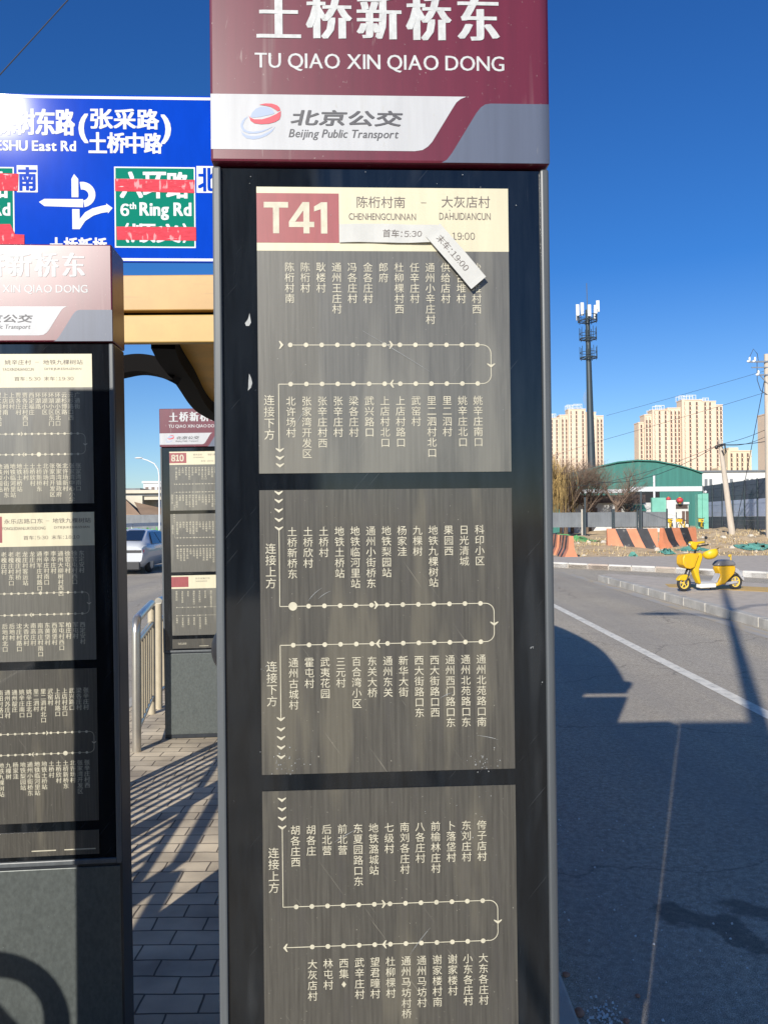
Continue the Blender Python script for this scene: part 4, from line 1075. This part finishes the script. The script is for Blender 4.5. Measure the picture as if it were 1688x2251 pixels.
# ------------------------------------------------------------------ compound across the road
FENCE_X = [(11.3, 14.3), (14.42, 16.5), (16.62, 18.3), (18.45, 20.45)]
flab = ["dull grey hoarding panel at the left beside the main sign", "light grey hoarding panel between two thin posts", "grey hoarding panel under the green canopy", "grey hoarding panel next to the white gate pillar"]
for (x0, x1), lb in zip(FENCE_X, flab):
    h = thing("hoarding_panel", lb, "hoarding", (x0, 56, .3), (0, 0, 0), "grey hoarding panels")
    m = MB(); nn = 12
    for k in range(nn):
        a = (x1 - x0) * k / nn; b = (x1 - x0) * (k + 1) / nn; dy = .03 * (k % 2)
        m.box(a, b, dy, dy + .03, .55, 1.62)
    m.build("sheet", "hoard_grey", h)
    for xx in (0, x1 - x0):
        m = MB(); m.box(xx - .05, xx + .05, -.06, 0, -.3, 1.85); m.build("post", "concrete" if x0 < 14 and xx else "tower_steel", h)
m = MB(); m.box(16.7, 20.45, 56.2, 56.4, .0, .85); tag(m.build("low_wall", "white_wall"), "low whitewashed wall under the grey hoarding panels", "wall")
for x, hh, lb in ((14.36, 3.0, "thin dark post left of the light grey hoarding panel"), (18.36, 3.4, "tall dark post right of the green canopy")):
    m = MB(); m.tube([(0, 0, 0), (0, 0, hh)], .07, 8); tag(m.build("steel_post", "tower_steel", None, loc=(x, 55.3, .0)), lb, "post")

hall = thing("arched_hall", "large teal hall with an arched gable and white band", "hall", (16.3, 75, 0))
arc = [(0.0, 4.3), (1.4, 5.1), (3.0, 5.85), (4.7, 6.45), (6.3, 6.80), (8.2, 6.98), (10.0, 6.90), (12.0, 6.50), (13.4, 6.10), (14.55, 5.68)]
m = MB(); m.plate([(0, -.3)] + arc + [(14.55, -.3)], 0, .3); m.build("gable_wall", "teal_wall", hall)
m = MB(); k = len(arc)
m.v += [(x, -.25, z + .02) for x, z in arc] + [(x, 42, z + .02) for x, z in arc] + [(x, -.25, z + .14) for x, z in arc] + [(x, 42, z + .14) for x, z in arc]
for i in range(k - 1):
    m.f += [(i, k + i, k + i + 1, i + 1), (2 * k + i, 2 * k + i + 1, 3 * k + i + 1, 3 * k + i), (i, i + 1, 2 * k + i + 1, 2 * k + i)]
m.build("roof", "teal_wall", hall)
m = MB(); m.box(14.25, 14.55, .3, 42, -.3, 5.68); m.box(0, .3, .3, 42, -.3, 4.3); m.build("side_wall", "teal_wall", hall)
m = MB(); m.box(7.5, 14.6, -.06, 0, 4.02, 4.48); m.box(2.0, 7.4, -.06, 0, 3.90, 4.26); m.build("white_band", "white_paint", hall)
m = MB(); m.box(7.6, 10.4, -.05, .05, 2.9, 3.98); m.build("dark_opening", "dark_inside", hall)
lg = thing("white_lodge", "low white gatehouse with brown roof edge and green canopy", "gatehouse", (15.9, 65, 0))
m = MB(); m.box(0, 6.7, 0, 5, -.2, 2.75); m.build("wall", "white_wall", lg)
m = MB(); m.box(.0, 5.95, -.30, 5.2, 2.752, 3.40); m.build("roof_edge", "brown_roof", lg)
m = MB(); m.add([(4.2, 0, 2.60), (5.9, 0, 2.60), (5.9, -.7, 2.15), (4.2, -.7, 2.15), (4.2, 0, 2.5), (5.9, 0, 2.5), (5.9, -.7, 2.05), (4.2, -.7, 2.05)], [(0, 3, 2, 1), (4, 5, 6, 7), (3, 7, 6, 2), (0, 4, 7, 3), (1, 2, 6, 5)]); m.build("canopy", "teal_wall", lg)
for x0, x1 in ((.8, 2.0), (3.5, 4.0)):
    m = MB(); m.box(x0, x1, -.04, .04, 1.75, 2.35); m.build("window", "apt_window", lg)
gt = thing("compound_gate", "white and green gateway with open entrance beside the hoardings", "gate", (21.6, 60, 0))
m = MB(); m.box(.32, 1.02, 0, .6, -.2, 2.85); m.build("white_pillar", "white_wall", gt, bevel=.02)
m = MB(); m.box(3.10, 3.55, 0, .6, -.2, 3.35); m.box(2.78, 3.098, .1, .7, -.2, 3.30); m.build("green_pillar", "teal_light", gt, bevel=.02)
m = MB(); m.box(-.75, .318, .2, .5, -.2, 3.05); m.build("green_wall", "teal_light", gt)
m = MB(); m.box(1.022, 2.776, 2.0, 2.3, -.2, 2.55); m.build("white_booth", "white_wall", gt)
m = MB(); m.box(1.022, 2.776, 1.8, 2.4, 2.552, 2.72); m.build("lintel", "white_paint", gt)
m = MB(); m.box(1.1, 2.7, 1.95, 1.998, 2.2, 2.48); m.build("lintel_shade", "brown_roof", gt)
for x in (2.25, 2.55):
    m = MB(); m.box(x, x + .22, 1.94, 1.998, 1.0, 2.0); m.build("window", "apt_window", gt)
m = MB(); m.ball((3.33, 0, 3.46), .11, .11, .11); m.build("gate_lamp", "white_paint", gt, smooth=True)
for x, z, s, lb in ((22.6, 2.98, .18, "smaller left red lantern above the white gate pillar"), (23.5, 2.86, .27, "larger right red lantern over the gate entrance")):
    l_ = thing("red_lantern", lb, "lantern", (x, 61.5, z), group="red lanterns at the gate")
    m = MB(); m.ball((0, 0, 0), s, s, s * .82, 16, 10); m.build("lantern_body", "lantern_red", l_, smooth=True)
    m = MB(); m.cyl((0, 0, s * .8), (0, 0, 1), s * .35, s * .25, 12); m.cyl((0, 0, -s * .8), (0, 0, 1), s * .35, s * .25, 12); m.build("lantern_cap", "scoot_yellow", l_)
# shared bicycles parked inside the gate
def bike(label, x, y, rz):
    b = thing("bicycle", label, "bicycle", (x, y, .45), (0, 0, rz), "yellow bicycles at the gate")
    for xx in (0, 1.05):
        m = MB(); m.torus((xx, 0, .33), (0, 1, 0), .30, .025, 20, 6); m.build("wheel", "rubber", b, smooth=True)
    m = MB(); m.tube([(0, 0, .33), (.42, 0, .30), (.30, 0, .80)], .03, 6); m.tube([(.42, 0, .30), (.95, 0, .72)], .035, 6); m.tube([(1.05, 0, .33), (.90, 0, .95)], .03, 6); m.build("frame", "scoot_yellow", b)
    m = MB(); m.box(.15, .42, -.07, .07, .80, .86); m.build("saddle", "black_plastic", b)
    m = MB(); m.box(.95, 1.25, -.18, .18, .70, .95); m.build("basket", "scoot_yellow", b)
    m = MB(); m.tube([(.88, -.27, 1.0), (.90, 0, .95), (.88, .27, 1.0)], .02, 6); m.build("handlebar", "black_plastic", b)
bike("yellow bicycle leaning beside the white gate pillar", 21.9, 58.9, R(80)); bike("yellow bicycle in the middle of the gate entrance", 23.0, 58.8, R(100)); bike("yellow bicycle against the green gate pillar", 24.0, 58.3, R(75))
m = MB(); m.tube([(0, 0, 0), (0, 0, 5.0)], .09, 8); tag(m.build("white_pole", "white_paint", None, loc=(22.35, 64, 0)), "slim white pole standing in front of the teal hall", "pole")

# dark panelled site hoarding on the right
bn = thing("panelled_hoarding", "tall dark blue hoarding with a pale middle band at right", "hoarding", (26.9, 65, 0))
L = 40; dv = (Vector((25.3, 51)) - Vector((26.9, 65))); aa = math.atan2(dv.y, dv.x)
bn.rotation_euler = (0, 0, aa)
for (z0, z1, mt_) in ((.35, 1.55, "barn_dark"), (1.552, 2.75, "barn_light"), (2.752, 4.1, "barn_dark")):
    m = MB()
    for k in range(4):
        zz0 = z0 + (z1 - z0) * k / 4; zz1 = z0 + (z1 - z0) * (k + 1) / 4
        m.box(0, L, -.05 - .015 * (k % 2), .05, zz0 + .004, zz1)
    m.build("board_band", mt_, bn)
for k in range(17):
    m = MB(); m.box(k * 2.5 - .06, k * 2.5 + .06, -.14, -.09, -.2, 4.14); m.build("post", "tower_steel", bn)
m = MB(); m.box(0, L, -.06, .06, -.3, .33); m.build("plinth", "concrete", bn)
wb = thing("white_site_building", "long white flat building with small paired windows behind the dark hoarding", "building", (36.5, 90, 0))
m = MB(); m.box(0, 24, 0, 8, -.3, 6.7); m.build("wall", "white_wall", wb)
m = MB(); m.box(-.2, 24.2, -.2, 8.2, 6.702, 6.9); m.build("roof", "hoard_grey", wb)
for i in range(9):
    for dx in (0, .55):
        m = MB(); m.box(.8 + i * 2.4 + dx, 1.12 + i * 2.4 + dx, -.03, .05, 5.0, 5.9); m.build("window", "hoard_grey", wb)

# ------------------------------------------------------------------ utility poles and wires
up = thing("utility_pole", "leaning pale concrete utility pole in front of the dark hoarding", "utility pole", (20.28, 45, .3))
m = MB(); m.tube([(0, 0, -.3), (-.72, 0, 5.75)], .20, 14, .11); m.build("pole", "wood_pole", up, smooth=True)
m = MB(); m.tube([(-.95, -.1, 5.3), (-.45, -.1, 5.45)], .05, 6); m.ball((-.98, -.12, 5.28), .10, .09, .12); m.tube([(-.52, -.16, 5.5), (-.46, -.2, 5.0), (-.55, -.16, 4.8), (-.66, -.12, 5.1)], .045, 6)
m.build("cable_bracket", "black_plastic", up)
bp_ = thing("utility_pole", "tall straight utility pole with crossarm at the right picture edge", "utility pole", (19.92, 40, .2))
m = MB(); m.tube([(0, 0, -.4), (-.06, 0, 9.75)], .19, 14, .13); m.build("pole", "wood_pole", bp_, smooth=True)
m = MB(); m.box(-1.05, 1.05, -.16, -.08, 9.30, 9.38); m.box(-.9, .9, -.14, -.08, 9.02, 9.07); m.tube([(-.5, -.12, 8.66), (0, -.12, 8.1)], .025, 6); m.box(-.62, .62, -.16, -.08, 8.62, 8.69); m.build("crossarm", "galv", bp_)
for x, z in ((-1.0, 9.38), (-.72, 9.38), (1.0, 9.38), (.7, 9.38), (-.55, 8.69), (.55, 8.69)):
    m = MB(); m.tube([(x, -.12, z), (x, -.12, z + .10), (x, -.12, z + .2)], [.03, .055, .035], 8); m.ball((x - .08, -.14, z - .02), .08, .06, .06, 8, 6); m.build("insulator", "stone_white", bp_, smooth=True)
m = MB(); m.tube([(-1.0, -.12, 9.58), (-.8, -.12, 10.0), (-.6, -.12, 9.75), (-.55, -.12, 9.35)], .015, 6); m.tube([(-.62, -.12, 9.3), (-.62, -.12, 8.4), (-.45, -.12, 7.85), (.02, -.12, 7.55)], .018, 6); m.build("jumper_cable", "wire", bp_)
wires = [((-.62, 39.8, 8.7), None)]
def wire(label, pts, r=.022, sag=0):
    P = []
    for (a, b) in zip(pts[:-1], pts[1:]):
        for k in range(9):
            t = k / 8; q = Vector(a).lerp(Vector(b), t); q.z -= sag * 4 * t * (1 - t); P.append(q)
    m = MB(); m.tube(P, r, 5); return tag(m.build("overhead_wire", "wire"), label, "wire", "overhead wires")
A0 = (19.5, 44.9, 5.75)
wire("steep stay cable slanting down from the tall pole top behind the leaning pole", [(19.75, 39.9, 8.9), (20.40, 45, .7)], 0.0186)
wire("thick dark wire between the leaning pole and the tall pole", [A0, (19.9, 40, 5.45), (21.5, 33, 6.2)], 0.0186, .08)
wire("upper wire climbing right from the leaning pole", [A0, (19.9, 40, 6.1), (21.5, 33, 7.2)], 0.0136, .1)
wire("lowest slack wire climbing right from the leaning pole", [A0, (19.9, 40, 5.75), (21.5, 33, 6.6)], 0.0136, .25)
wire("long wire from the leaning pole crossing the teal hall to the left", [A0, (16.0, 62, 4.6)], 0.0174, 1.0)
wire("second wire from the leaning pole falling left over the hall", [A0, (13.5, 58, 3.8)], 0.0136, .5)
wire("thin high wire crossing the peach towers", [(26.5, 37, 10.0), (14.2, 52, 6.6), (6, 70, 4.6)], 0.0112, .1)
wire("faint thin topmost wire crossing in front of the peach towers", [(26.5, 38, 11.0), (15, 52, 8.4)], 0.0099, .1)

# ------------------------------------------------------------------ phone mast
mt = thing("phone_mast", "tall dark steel phone mast with white antennas on top", "phone mast", (35.1, 130, 0))
mt.rotation_euler = (0, R(-1.0), 0)
m = MB(); m.tube([(0, 0, -.4), (0, 0, 12), (0, 0, 24), (0, 0, 36.5)], [.78, .66, .50, .34], 14); m.build("pole", "tower_steel", mt, smooth=True)
m = MB(); m.tube([(0, 0, 36.5), (0, 0, 41)], .06, 6); m.build("lightning_rod", "tower_steel", mt)
for z, rr in ((34.6, 1.5), (31.6, 1.35), (28.4, 1.35)):
    m = MB(); m.torus((0, 0, z), (0, 0, 1), rr, .10, 24, 6); m.torus((0, 0, z + .9), (0, 0, 1), rr, .05, 24, 6)
    for k in range(6):
        a = k * math.pi / 3; m.tube([(0, 0, z), (rr * math.cos(a), rr * math.sin(a), z)], .06, 6)
    for k in range(9):
        a = k * 2 * math.pi / 9 + .2; m.tube([(rr * math.cos(a) * 1.05, rr * math.sin(a) * 1.05, z - .3), (rr * math.cos(a) * 1.05, rr * math.sin(a) * 1.05, z + (1.9 if z < 34 else .9))], .05, 5)
    m.build("platform", "tower_steel", mt)
random.seed(8)
for k in range(9):
    a = k * 2 * math.pi / 9 + .45; x, y = 1.7 * math.cos(a), 1.7 * math.sin(a); zz = 35.0 + (k % 3) * .5
    m = MB(); m.box(x - .26, x + .26, y - .12, y + .12, zz, zz + 1.9 - .5 * (k % 2)); m.build("antenna", "antenna", mt)

# ------------------------------------------------------------------ apartment blocks
def apartment(label, x0, Y, secs, h_floor=2.9, wall="apt_wall", group="apartment towers"):
    """secs: list of (width, height, forward offset, list of window column centres 0..1)"""
    r = thing("apartment_block", label, "apartment block", (x0, Y, 0), group=group)
    x = 0; n = 0
    for (w, h, off, cols) in secs:
        m = MB(); m.box(x, x + w - .02, off, off + 9, -.4, h)
        m.box(x, x + w * .12, off - .5, off - .01, -.4, h + .6); m.box(x - .2, x + w + .1, off - .3, off + 9.2, h + .01, h + .7)
        for c in cols:
            cx = x + w * c
            for k in range(1, int(h / h_floor)):
                if (k * 7 + int(c * 30)) % 5: m.box(cx + .50, cx + .95, off - .45, off - .01, k * h_floor + .2, k * h_floor + .85)
        m.build("wall", wall, r)
        for c in cols:
            cx = x + w * c; m = MB(); fl = int(h / h_floor)
            for k in range(1, fl):
                z = k * h_floor; m.box(cx - .48, cx + .48, off - .06, off + .02, z + .35, z + 2.62)
            m.box(cx - .66, cx - .52, off - .3, off - .01, 2, h - 1)
            o = m.build("window_bay", "apt_window", r); n += 1
        x += w
    return r
def crown_frame(r, x0, x1, z, y=3, hh=3.4):
    m = MB()
    n = max(2, round((x1 - x0) / 2.4))
    for k in range(n + 1):
        xx = x0 + (x1 - x0) * k / n
        m.box(xx - .14, xx + .14, y - .14, y + .14, z, z + hh); m.box(xx - .14, xx + .14, y + 5, y + 5.3, z, z + hh)
    m.box(x0 - .2, x1 + .2, y - .2, y + .2, z + hh + .01, z + hh + .35); m.box(x0 - .2, x1 + .2, y + 5, y + 5.3, z + hh + .01, z + hh + .35)
    m.box(x0 - .2, x1 + .2, y - .2, y + .2, z + hh * .45, z + hh * .45 + .2)
    m.build("roof_frame", "white_paint", r)
r = apartment("big peach apartment tower in the middle with stepped roof and white roof frames", 171.4, 520,
    [(3.5, 64.5, 0, [.6]), (4.8, 69.5, -1.5, [.35, .8]), (11.0, 72.5, -3, [.12, .45, .82]), (8.6, 74.0, -1, [.3, .62, .9]), (13.5, 79.0, -3.5, [.12, .42, .75]), (10.2, 78.3, -1.5, [.3, .62]), (5.2, 76.0, 0, [.3, .78])])
crown_frame(r, 8.5, 11.5, 70.2); crown_frame(r, 12.5, 18.5, 73.2); crown_frame(r, 28.5, 32.5, 79.6); crown_frame(r, 33.5, 40, 80.0); crown_frame(r, 44.5, 48.5, 79.0, hh=2.4)
r = apartment("peach apartment tower left of the others, partly behind the phone mast", 116.5, 560,
    [(10.5, 73.0, -1, [.2, .5, .85]), (6.0, 75.0, -2, [.4, .85]), (12.5, 79.0, -3.5, [.15, .48, .85]), (8.2, 77.0, -1, [.3, .75]), (5.6, 74.5, 0, [.3, .75])])
crown_frame(r, 1, 9, 73.7, hh=3); crown_frame(r, 17, 21, 79.7); crown_frame(r, 22, 28, 79.7, hh=4)
r = apartment("small cream apartment block between the big peach tower and the right edge", 207.5, 480,
    [(5.0, 31.0, 0, [.3, .7]), (15.0, 41.5, -1.5, [.18, .42, .62, .85])], wall="apt_cream")
m = MB(); m.box(7, 13, 1, 10, 42.3, 44.2); m.build("stair_tower", "apt_cream", r)
r = apartment("peach apartment tower cut by the right picture edge", 207.5, 420, [(5.5, 56.5, 0, [.3, .75]), (14, 63.5, -2, [.2, .5, .8])])
m = MB(); m.box(0, 12, 0, 10, -.3, 40.5)
r = thing("office_slab", "narrow blue grey slab building behind the cream block", "building", (230.3, 510, 0)); m.build("wall", "apt_shade", r)
m = MB(); m.box(-.3, 12.3, -.3, 10.3, 40.52, 41.2); m.build("roof", "hoard_grey", r)

# thin white steam rising behind the left tower
vm_ = bpy.data.materials.new("steam"); vm_.use_nodes = True
vn = vm_.node_tree; vn.nodes.remove(vn.nodes["Principled BSDF"])
pv = vn.nodes.new("ShaderNodeVolumePrincipled"); pv.inputs["Color"].default_value = (.95, .95, .96, 1); pv.inputs["Density"].default_value = .09
vn.links.new(pv.outputs[0], vn.nodes["Material Output"].inputs["Volume"])
m = MB(); m.tube([(1.5, 0, -12), (1.2, 0, -7), (.6, 0, -2), (-.4, 0, 3), (.3, 0, 8), (1.0, 0, 12)], [.8, 1.8, 2.5, 2.9, 2.2, .7], 14)
tag(m.build("steam_plume", vm_, None, smooth=True, loc=(183.5, 700, 106)), "thin white steam plume rising beside the phone mast over the left tower", "steam")

# ------------------------------------------------------------------ bare winter trees
def limb(mb, p, d, L, r, depth, rng, kids, spread, droop, taper=.62):
    pts = [Vector(p)]; d = Vector(d).normalized(); seg = 4
    for k in range(seg):
        d = (d + Vector((rng.uniform(-1, 1), rng.uniform(-1, 1), rng.uniform(-.5, .5) - droop * (k + 1) / seg)) * .16).normalized()
        pts.append(pts[-1] + d * L / seg)
    mb.tube(pts, r, 5 if r > .03 else 3, r * taper, caps=False)
    if depth == 0: return
    for k in range(kids):
        i = rng.randint(1, seg); t = pts[i]
        a = rng.uniform(0, 6.283); s_ = Vector((math.cos(a), math.sin(a), rng.uniform(-.1, .4)))
        limb(mb, t, (d + s_ * spread).normalized(), L * rng.uniform(.5, .75), r * taper * (.8 if i < seg else .9) * .7, depth - 1, rng, kids, spread, droop, taper)
def bare_tree(label, x, y, z, h, seed, kids=6, depth=3, spread=.75, trunks=1, m_="twig"):
    rng = random.Random(seed); t = thing("bare_tree", label, "tree", (x, y, z), group="bare winter trees")
    for k in range(trunks):
        tm, cm = MB(), MB(); ox = rng.uniform(-.8, .8) if trunks > 1 else 0
        top = Vector((ox + rng.uniform(-.3, .3), rng.uniform(-.3, .3), h * .42))
        tm.tube([(ox, 0, -.4), (ox * 1.02 + .05, .05, h * .2), top], h * .024, 8, h * .016); tm.build("trunk", "bark", t, smooth=True)
        for i in range(kids + 2):
            a = rng.uniform(0, 6.283)
            limb(cm, top - Vector((0, 0, rng.uniform(0, h * .18))), Vector((math.cos(a) * spread, math.sin(a) * spread, 1)), h * .32, h * .011, depth, rng, kids, spread, .0)
        cm.build("crown", m_, t)
bare_tree("wide bare tree in front of the teal hall", 18.3, 61, .2, 6.3, 11)
bare_tree("bare tree just right of the phone mast foot", 16.2, 62, .2, 6.2, 12)
bare_tree("thick trunked bare tree at the foot of the phone mast", 14.6, 60.5, .2, 6.6, 13, trunks=2, m_="bark")
bare_tree("slim bare tree between the phone mast and the wide bare tree", 17.0, 64, .2, 6.4, 15, kids=5)
bare_tree("low bare tree left of the white pole", 20.0, 62.5, .2, 4.6, 18, kids=5)
bare_tree("thin bare tree beside the golden willows", 12.9, 60.0, .2, 5.8, 16, kids=7)
bare_tree("pale branched bare tree before the left end of the hall", 15.4, 63.5, .2, 7.0, 17, kids=5)
bare_tree("smaller bare tree behind the light grey hoarding", 13.4, 63, .2, 5.0, 14)
def willow(label, x, y, z, h, seed, n=420):
    rng = random.Random(seed); t = thing("willow_tree", label, "tree", (x, y, z), group="golden willows")
    tm = MB(); tm.tube([(0, 0, -.4), (.1, 0, h * .3), (0, .1, h * .55)], h * .022, 8, h * .014); tm.build("trunk", "bark", t, smooth=True)
    cm = MB(); tips = []
    for i in range(14):
        a = rng.uniform(0, 6.283); rr = rng.uniform(.5, h * .23); zt = rng.uniform(h * .72, h)
        e = Vector((rr * math.cos(a), rr * math.sin(a), zt)); s_ = Vector((0, .05, h * rng.uniform(.35, .55)))
        cm.tube([s_, s_.lerp(e, .5) + Vector((0, 0, .3)), e], h * .007, 5, h * .003, caps=False); tips.append((s_, e))
    for i in range(n):
        s_, e = rng.choice(tips); p = s_.lerp(e, rng.uniform(.45, 1.0)) + Vector((rng.gauss(0, .35), rng.gauss(0, .35), rng.uniform(-.1, .35)))
        ln = rng.uniform(.25, .62) * h; dx, dy = rng.gauss(0, .25), rng.gauss(0, .25)
        ln = min(ln, p.z - .3)
        pts = [p, p + Vector((dx * .6, dy * .6, .05 - ln * .2)), p + Vector((dx, dy, -ln * .6)), p + Vector((dx * .9, dy * .9, -ln))]
        cm.tube(pts, .014, 3, .006, caps=False)
    cm.build("crown", "willow", t)
willow("golden willow with hanging branches right beside the main sign", 12.4, 58.5, .2, 6.3, 21)
willow("golden willow with hanging branches in front of the left peach tower", 14.0, 61.5, .2, 5.6, 22, 320)
willow("golden willow mostly hidden by the main sign", 10.6, 57.5, .2, 6.2, 23, 380)

# ------------------------------------------------------------------ rubble, nets, weeds, litter
random.seed(31)
def gz(x, y):
    t = min(1, max(0, (y - 31) / 9)); t = t * t * (3 - 2 * t)
    rise = .35 + .45 * min(1, max(0, (x - 14) / 8))
    z = -.22 + t * rise + (t + .12) * (.22 * mnoise.noise(Vector((x * .5, y * .5, 0))) + .12 * mnoise.noise(Vector((x * 1.7, y * 1.7, 3))) + .05 * mnoise.noise(Vector((x * 5, y * 5, 7))))
    return z - (.25 * min(1, (10 - x) / 6) if x < 10 else 0)
m = MB()
for i in range(15000):
    x = random.uniform(6, 32); y = random.uniform(31, 50)
    if mnoise.noise(Vector((x * .6, y * .6, 9))) < -.05: continue
    z = gz(x, y); a = random.uniform(0, 6.28); s_ = random.uniform(.04, .14); hh = random.uniform(.03, .16) * (1.6 if random.random() < .06 else 1)
    m.add([(x - s_ * .3 * math.sin(a), y + s_ * .3 * math.cos(a), z - .02), (x + s_ * .3 * math.sin(a), y - s_ * .3 * math.cos(a), z - .02), (x + s_ * math.cos(a), y + s_ * math.sin(a), z + hh)], [(0, 1, 2)])
tag(m.build("dry_weeds", "dry_grass"), "straw coloured dry weeds over the earth bank", "weeds", kind="stuff")
m = MB()
for i in range(420):
    x = random.uniform(6, 34); y = random.uniform(30.8, 46); z = gz(x, y); s_ = random.choice((.03, .05, .05, .08, .13)) * random.uniform(.6, 1.4)
    vs = [(x + s_ * random.uniform(.6, 1.1) * a, y + s_ * random.uniform(.6, 1.1) * b, z + s_ * .7 * c) for a, b, c in ((-1, -1, -.5), (1, -1, -.5), (1, 1, -.5), (-1, 1, -.5), (-.7, -.6, .9), (.6, -.7, .8), (.7, .6, 1), (-.6, .7, .7))]
    m.add(vs, [(0, 3, 2, 1), (4, 5, 6, 7), (0, 1, 5, 4), (1, 2, 6, 5), (2, 3, 7, 6), (3, 0, 4, 7)])
tag(m.build("rubble", "concrete"), "broken stones strewn over the earth bank", "rubble", kind="stuff")
def net(label, x, y, w, d, seed, m_="netting", hgt=.22):
    rng = random.Random(seed); mb = MB(); n = 12
    for j in range(n + 1):
        for i in range(n + 1):
            px = x + w * (i / n - .5) + rng.uniform(-.05, .05); py = y + d * (j / n - .5) + rng.uniform(-.05, .05)
            e = 1 - max(abs(i / n - .5), abs(j / n - .5)) * 2
            mb.v.append((px, py, gz(px, py) + .03 + max(0, e) * hgt * rng.uniform(.2, 1.4)))
    for j in range(n):
        for i in range(n):
            if rng.random() < .12: continue
            a = j * (n + 1) + i; mb.f.append((a, a + 1, a + n + 2, a + n + 1))
    tag(mb.build("dust_net", m_), label, "dust net", "crumpled dust nets")
net("crumpled teal net on the bank right of the scooter helmet", 14.3, 36.0, 1.3, 1.2, 1)
net("crumpled teal net with white rubbish at the right edge", 17.3, 36.0, 1.5, 1.6, 2)
net("small teal net scrap below the two big barriers", 12.6, 34.6, .5, 1.2, 3)
net("small teal net scrap at the bank foot left of the scooter", 10.6, 33.0, .35, .5, 4)
net("bright green net spread behind the row of barriers", 10.8, 46.5, 3.6, 5.0, 5, "green_net", .5)
m = MB(); m.ball((0, 0, 0), .45, .25, .14, 10, 6); tag(m.build("white_sack", "white_paint", None, smooth=True, loc=(18.2, 35.6, gz(18.2, 35.6) + .12)), "white rubbish sack lying by the teal net at right", "sack")
# stones at the near kerb
def stone(label, x, y, r, m_, seed, cat="stone"):
    rng = random.Random(seed); mb = MB(); mb.ball((0, 0, 0), r * rng.uniform(.9, 1.3), r, r * rng.uniform(.55, .8), 9, 6)
    mb.v = [(a * rng.uniform(.85, 1.12), b * rng.uniform(.85, 1.12), c * rng.uniform(.9, 1.1)) for a, b, c in mb.v]
    return tag(mb.build("stone" if m_ == "stone_red" else "pebble", m_, None, smooth=True, loc=(x, y, -.15 + r * .5)), label, cat)
stone("reddish rounded stone at the foot of the kerb, largest of the litter", .665, 2.70, .020, "stone_red", 1)
stone("small reddish stone a little beyond the largest one", .672, 2.93, .012, "stone_red", 2)
stone("flat brownish stone lying by the white gravel", .815, 2.66, .011, "stone_red", 3)
stone("brownish stone chip on the asphalt right of the gravel", .90, 2.80, .010, "stone_red", 4)
m = MB(); random.seed(77)
for i in range(150):
    if i < 85: x, y = random.gauss(.745, .035), random.gauss(2.69, .045)
    else: x, y = .62 + abs(random.gauss(0, .55)), random.uniform(2.6, 4.6)
    s_ = random.uniform(.0015, .0048)
    vs = [(x + s_ * a * random.uniform(.6, 1.3), y + s_ * b * random.uniform(.6, 1.3), -.146 + s_ * c) for a, b, c in ((-1, -1, -.4), (1, -1, -.4), (1, 1, -.4), (-1, 1, -.4), (-.7, -.6, .8), (.6, -.7, .7), (.7, .6, .9), (-.6, .7, .7))]
    m.add(vs, [(0, 3, 2, 1), (4, 5, 6, 7), (0, 1, 5, 4), (1, 2, 6, 5), (2, 3, 7, 6), (3, 0, 4, 7)])
tag(m.build("white_gravel", "stone_white"), "scattered white gravel on the asphalt by the kerb", "gravel", kind="stuff")
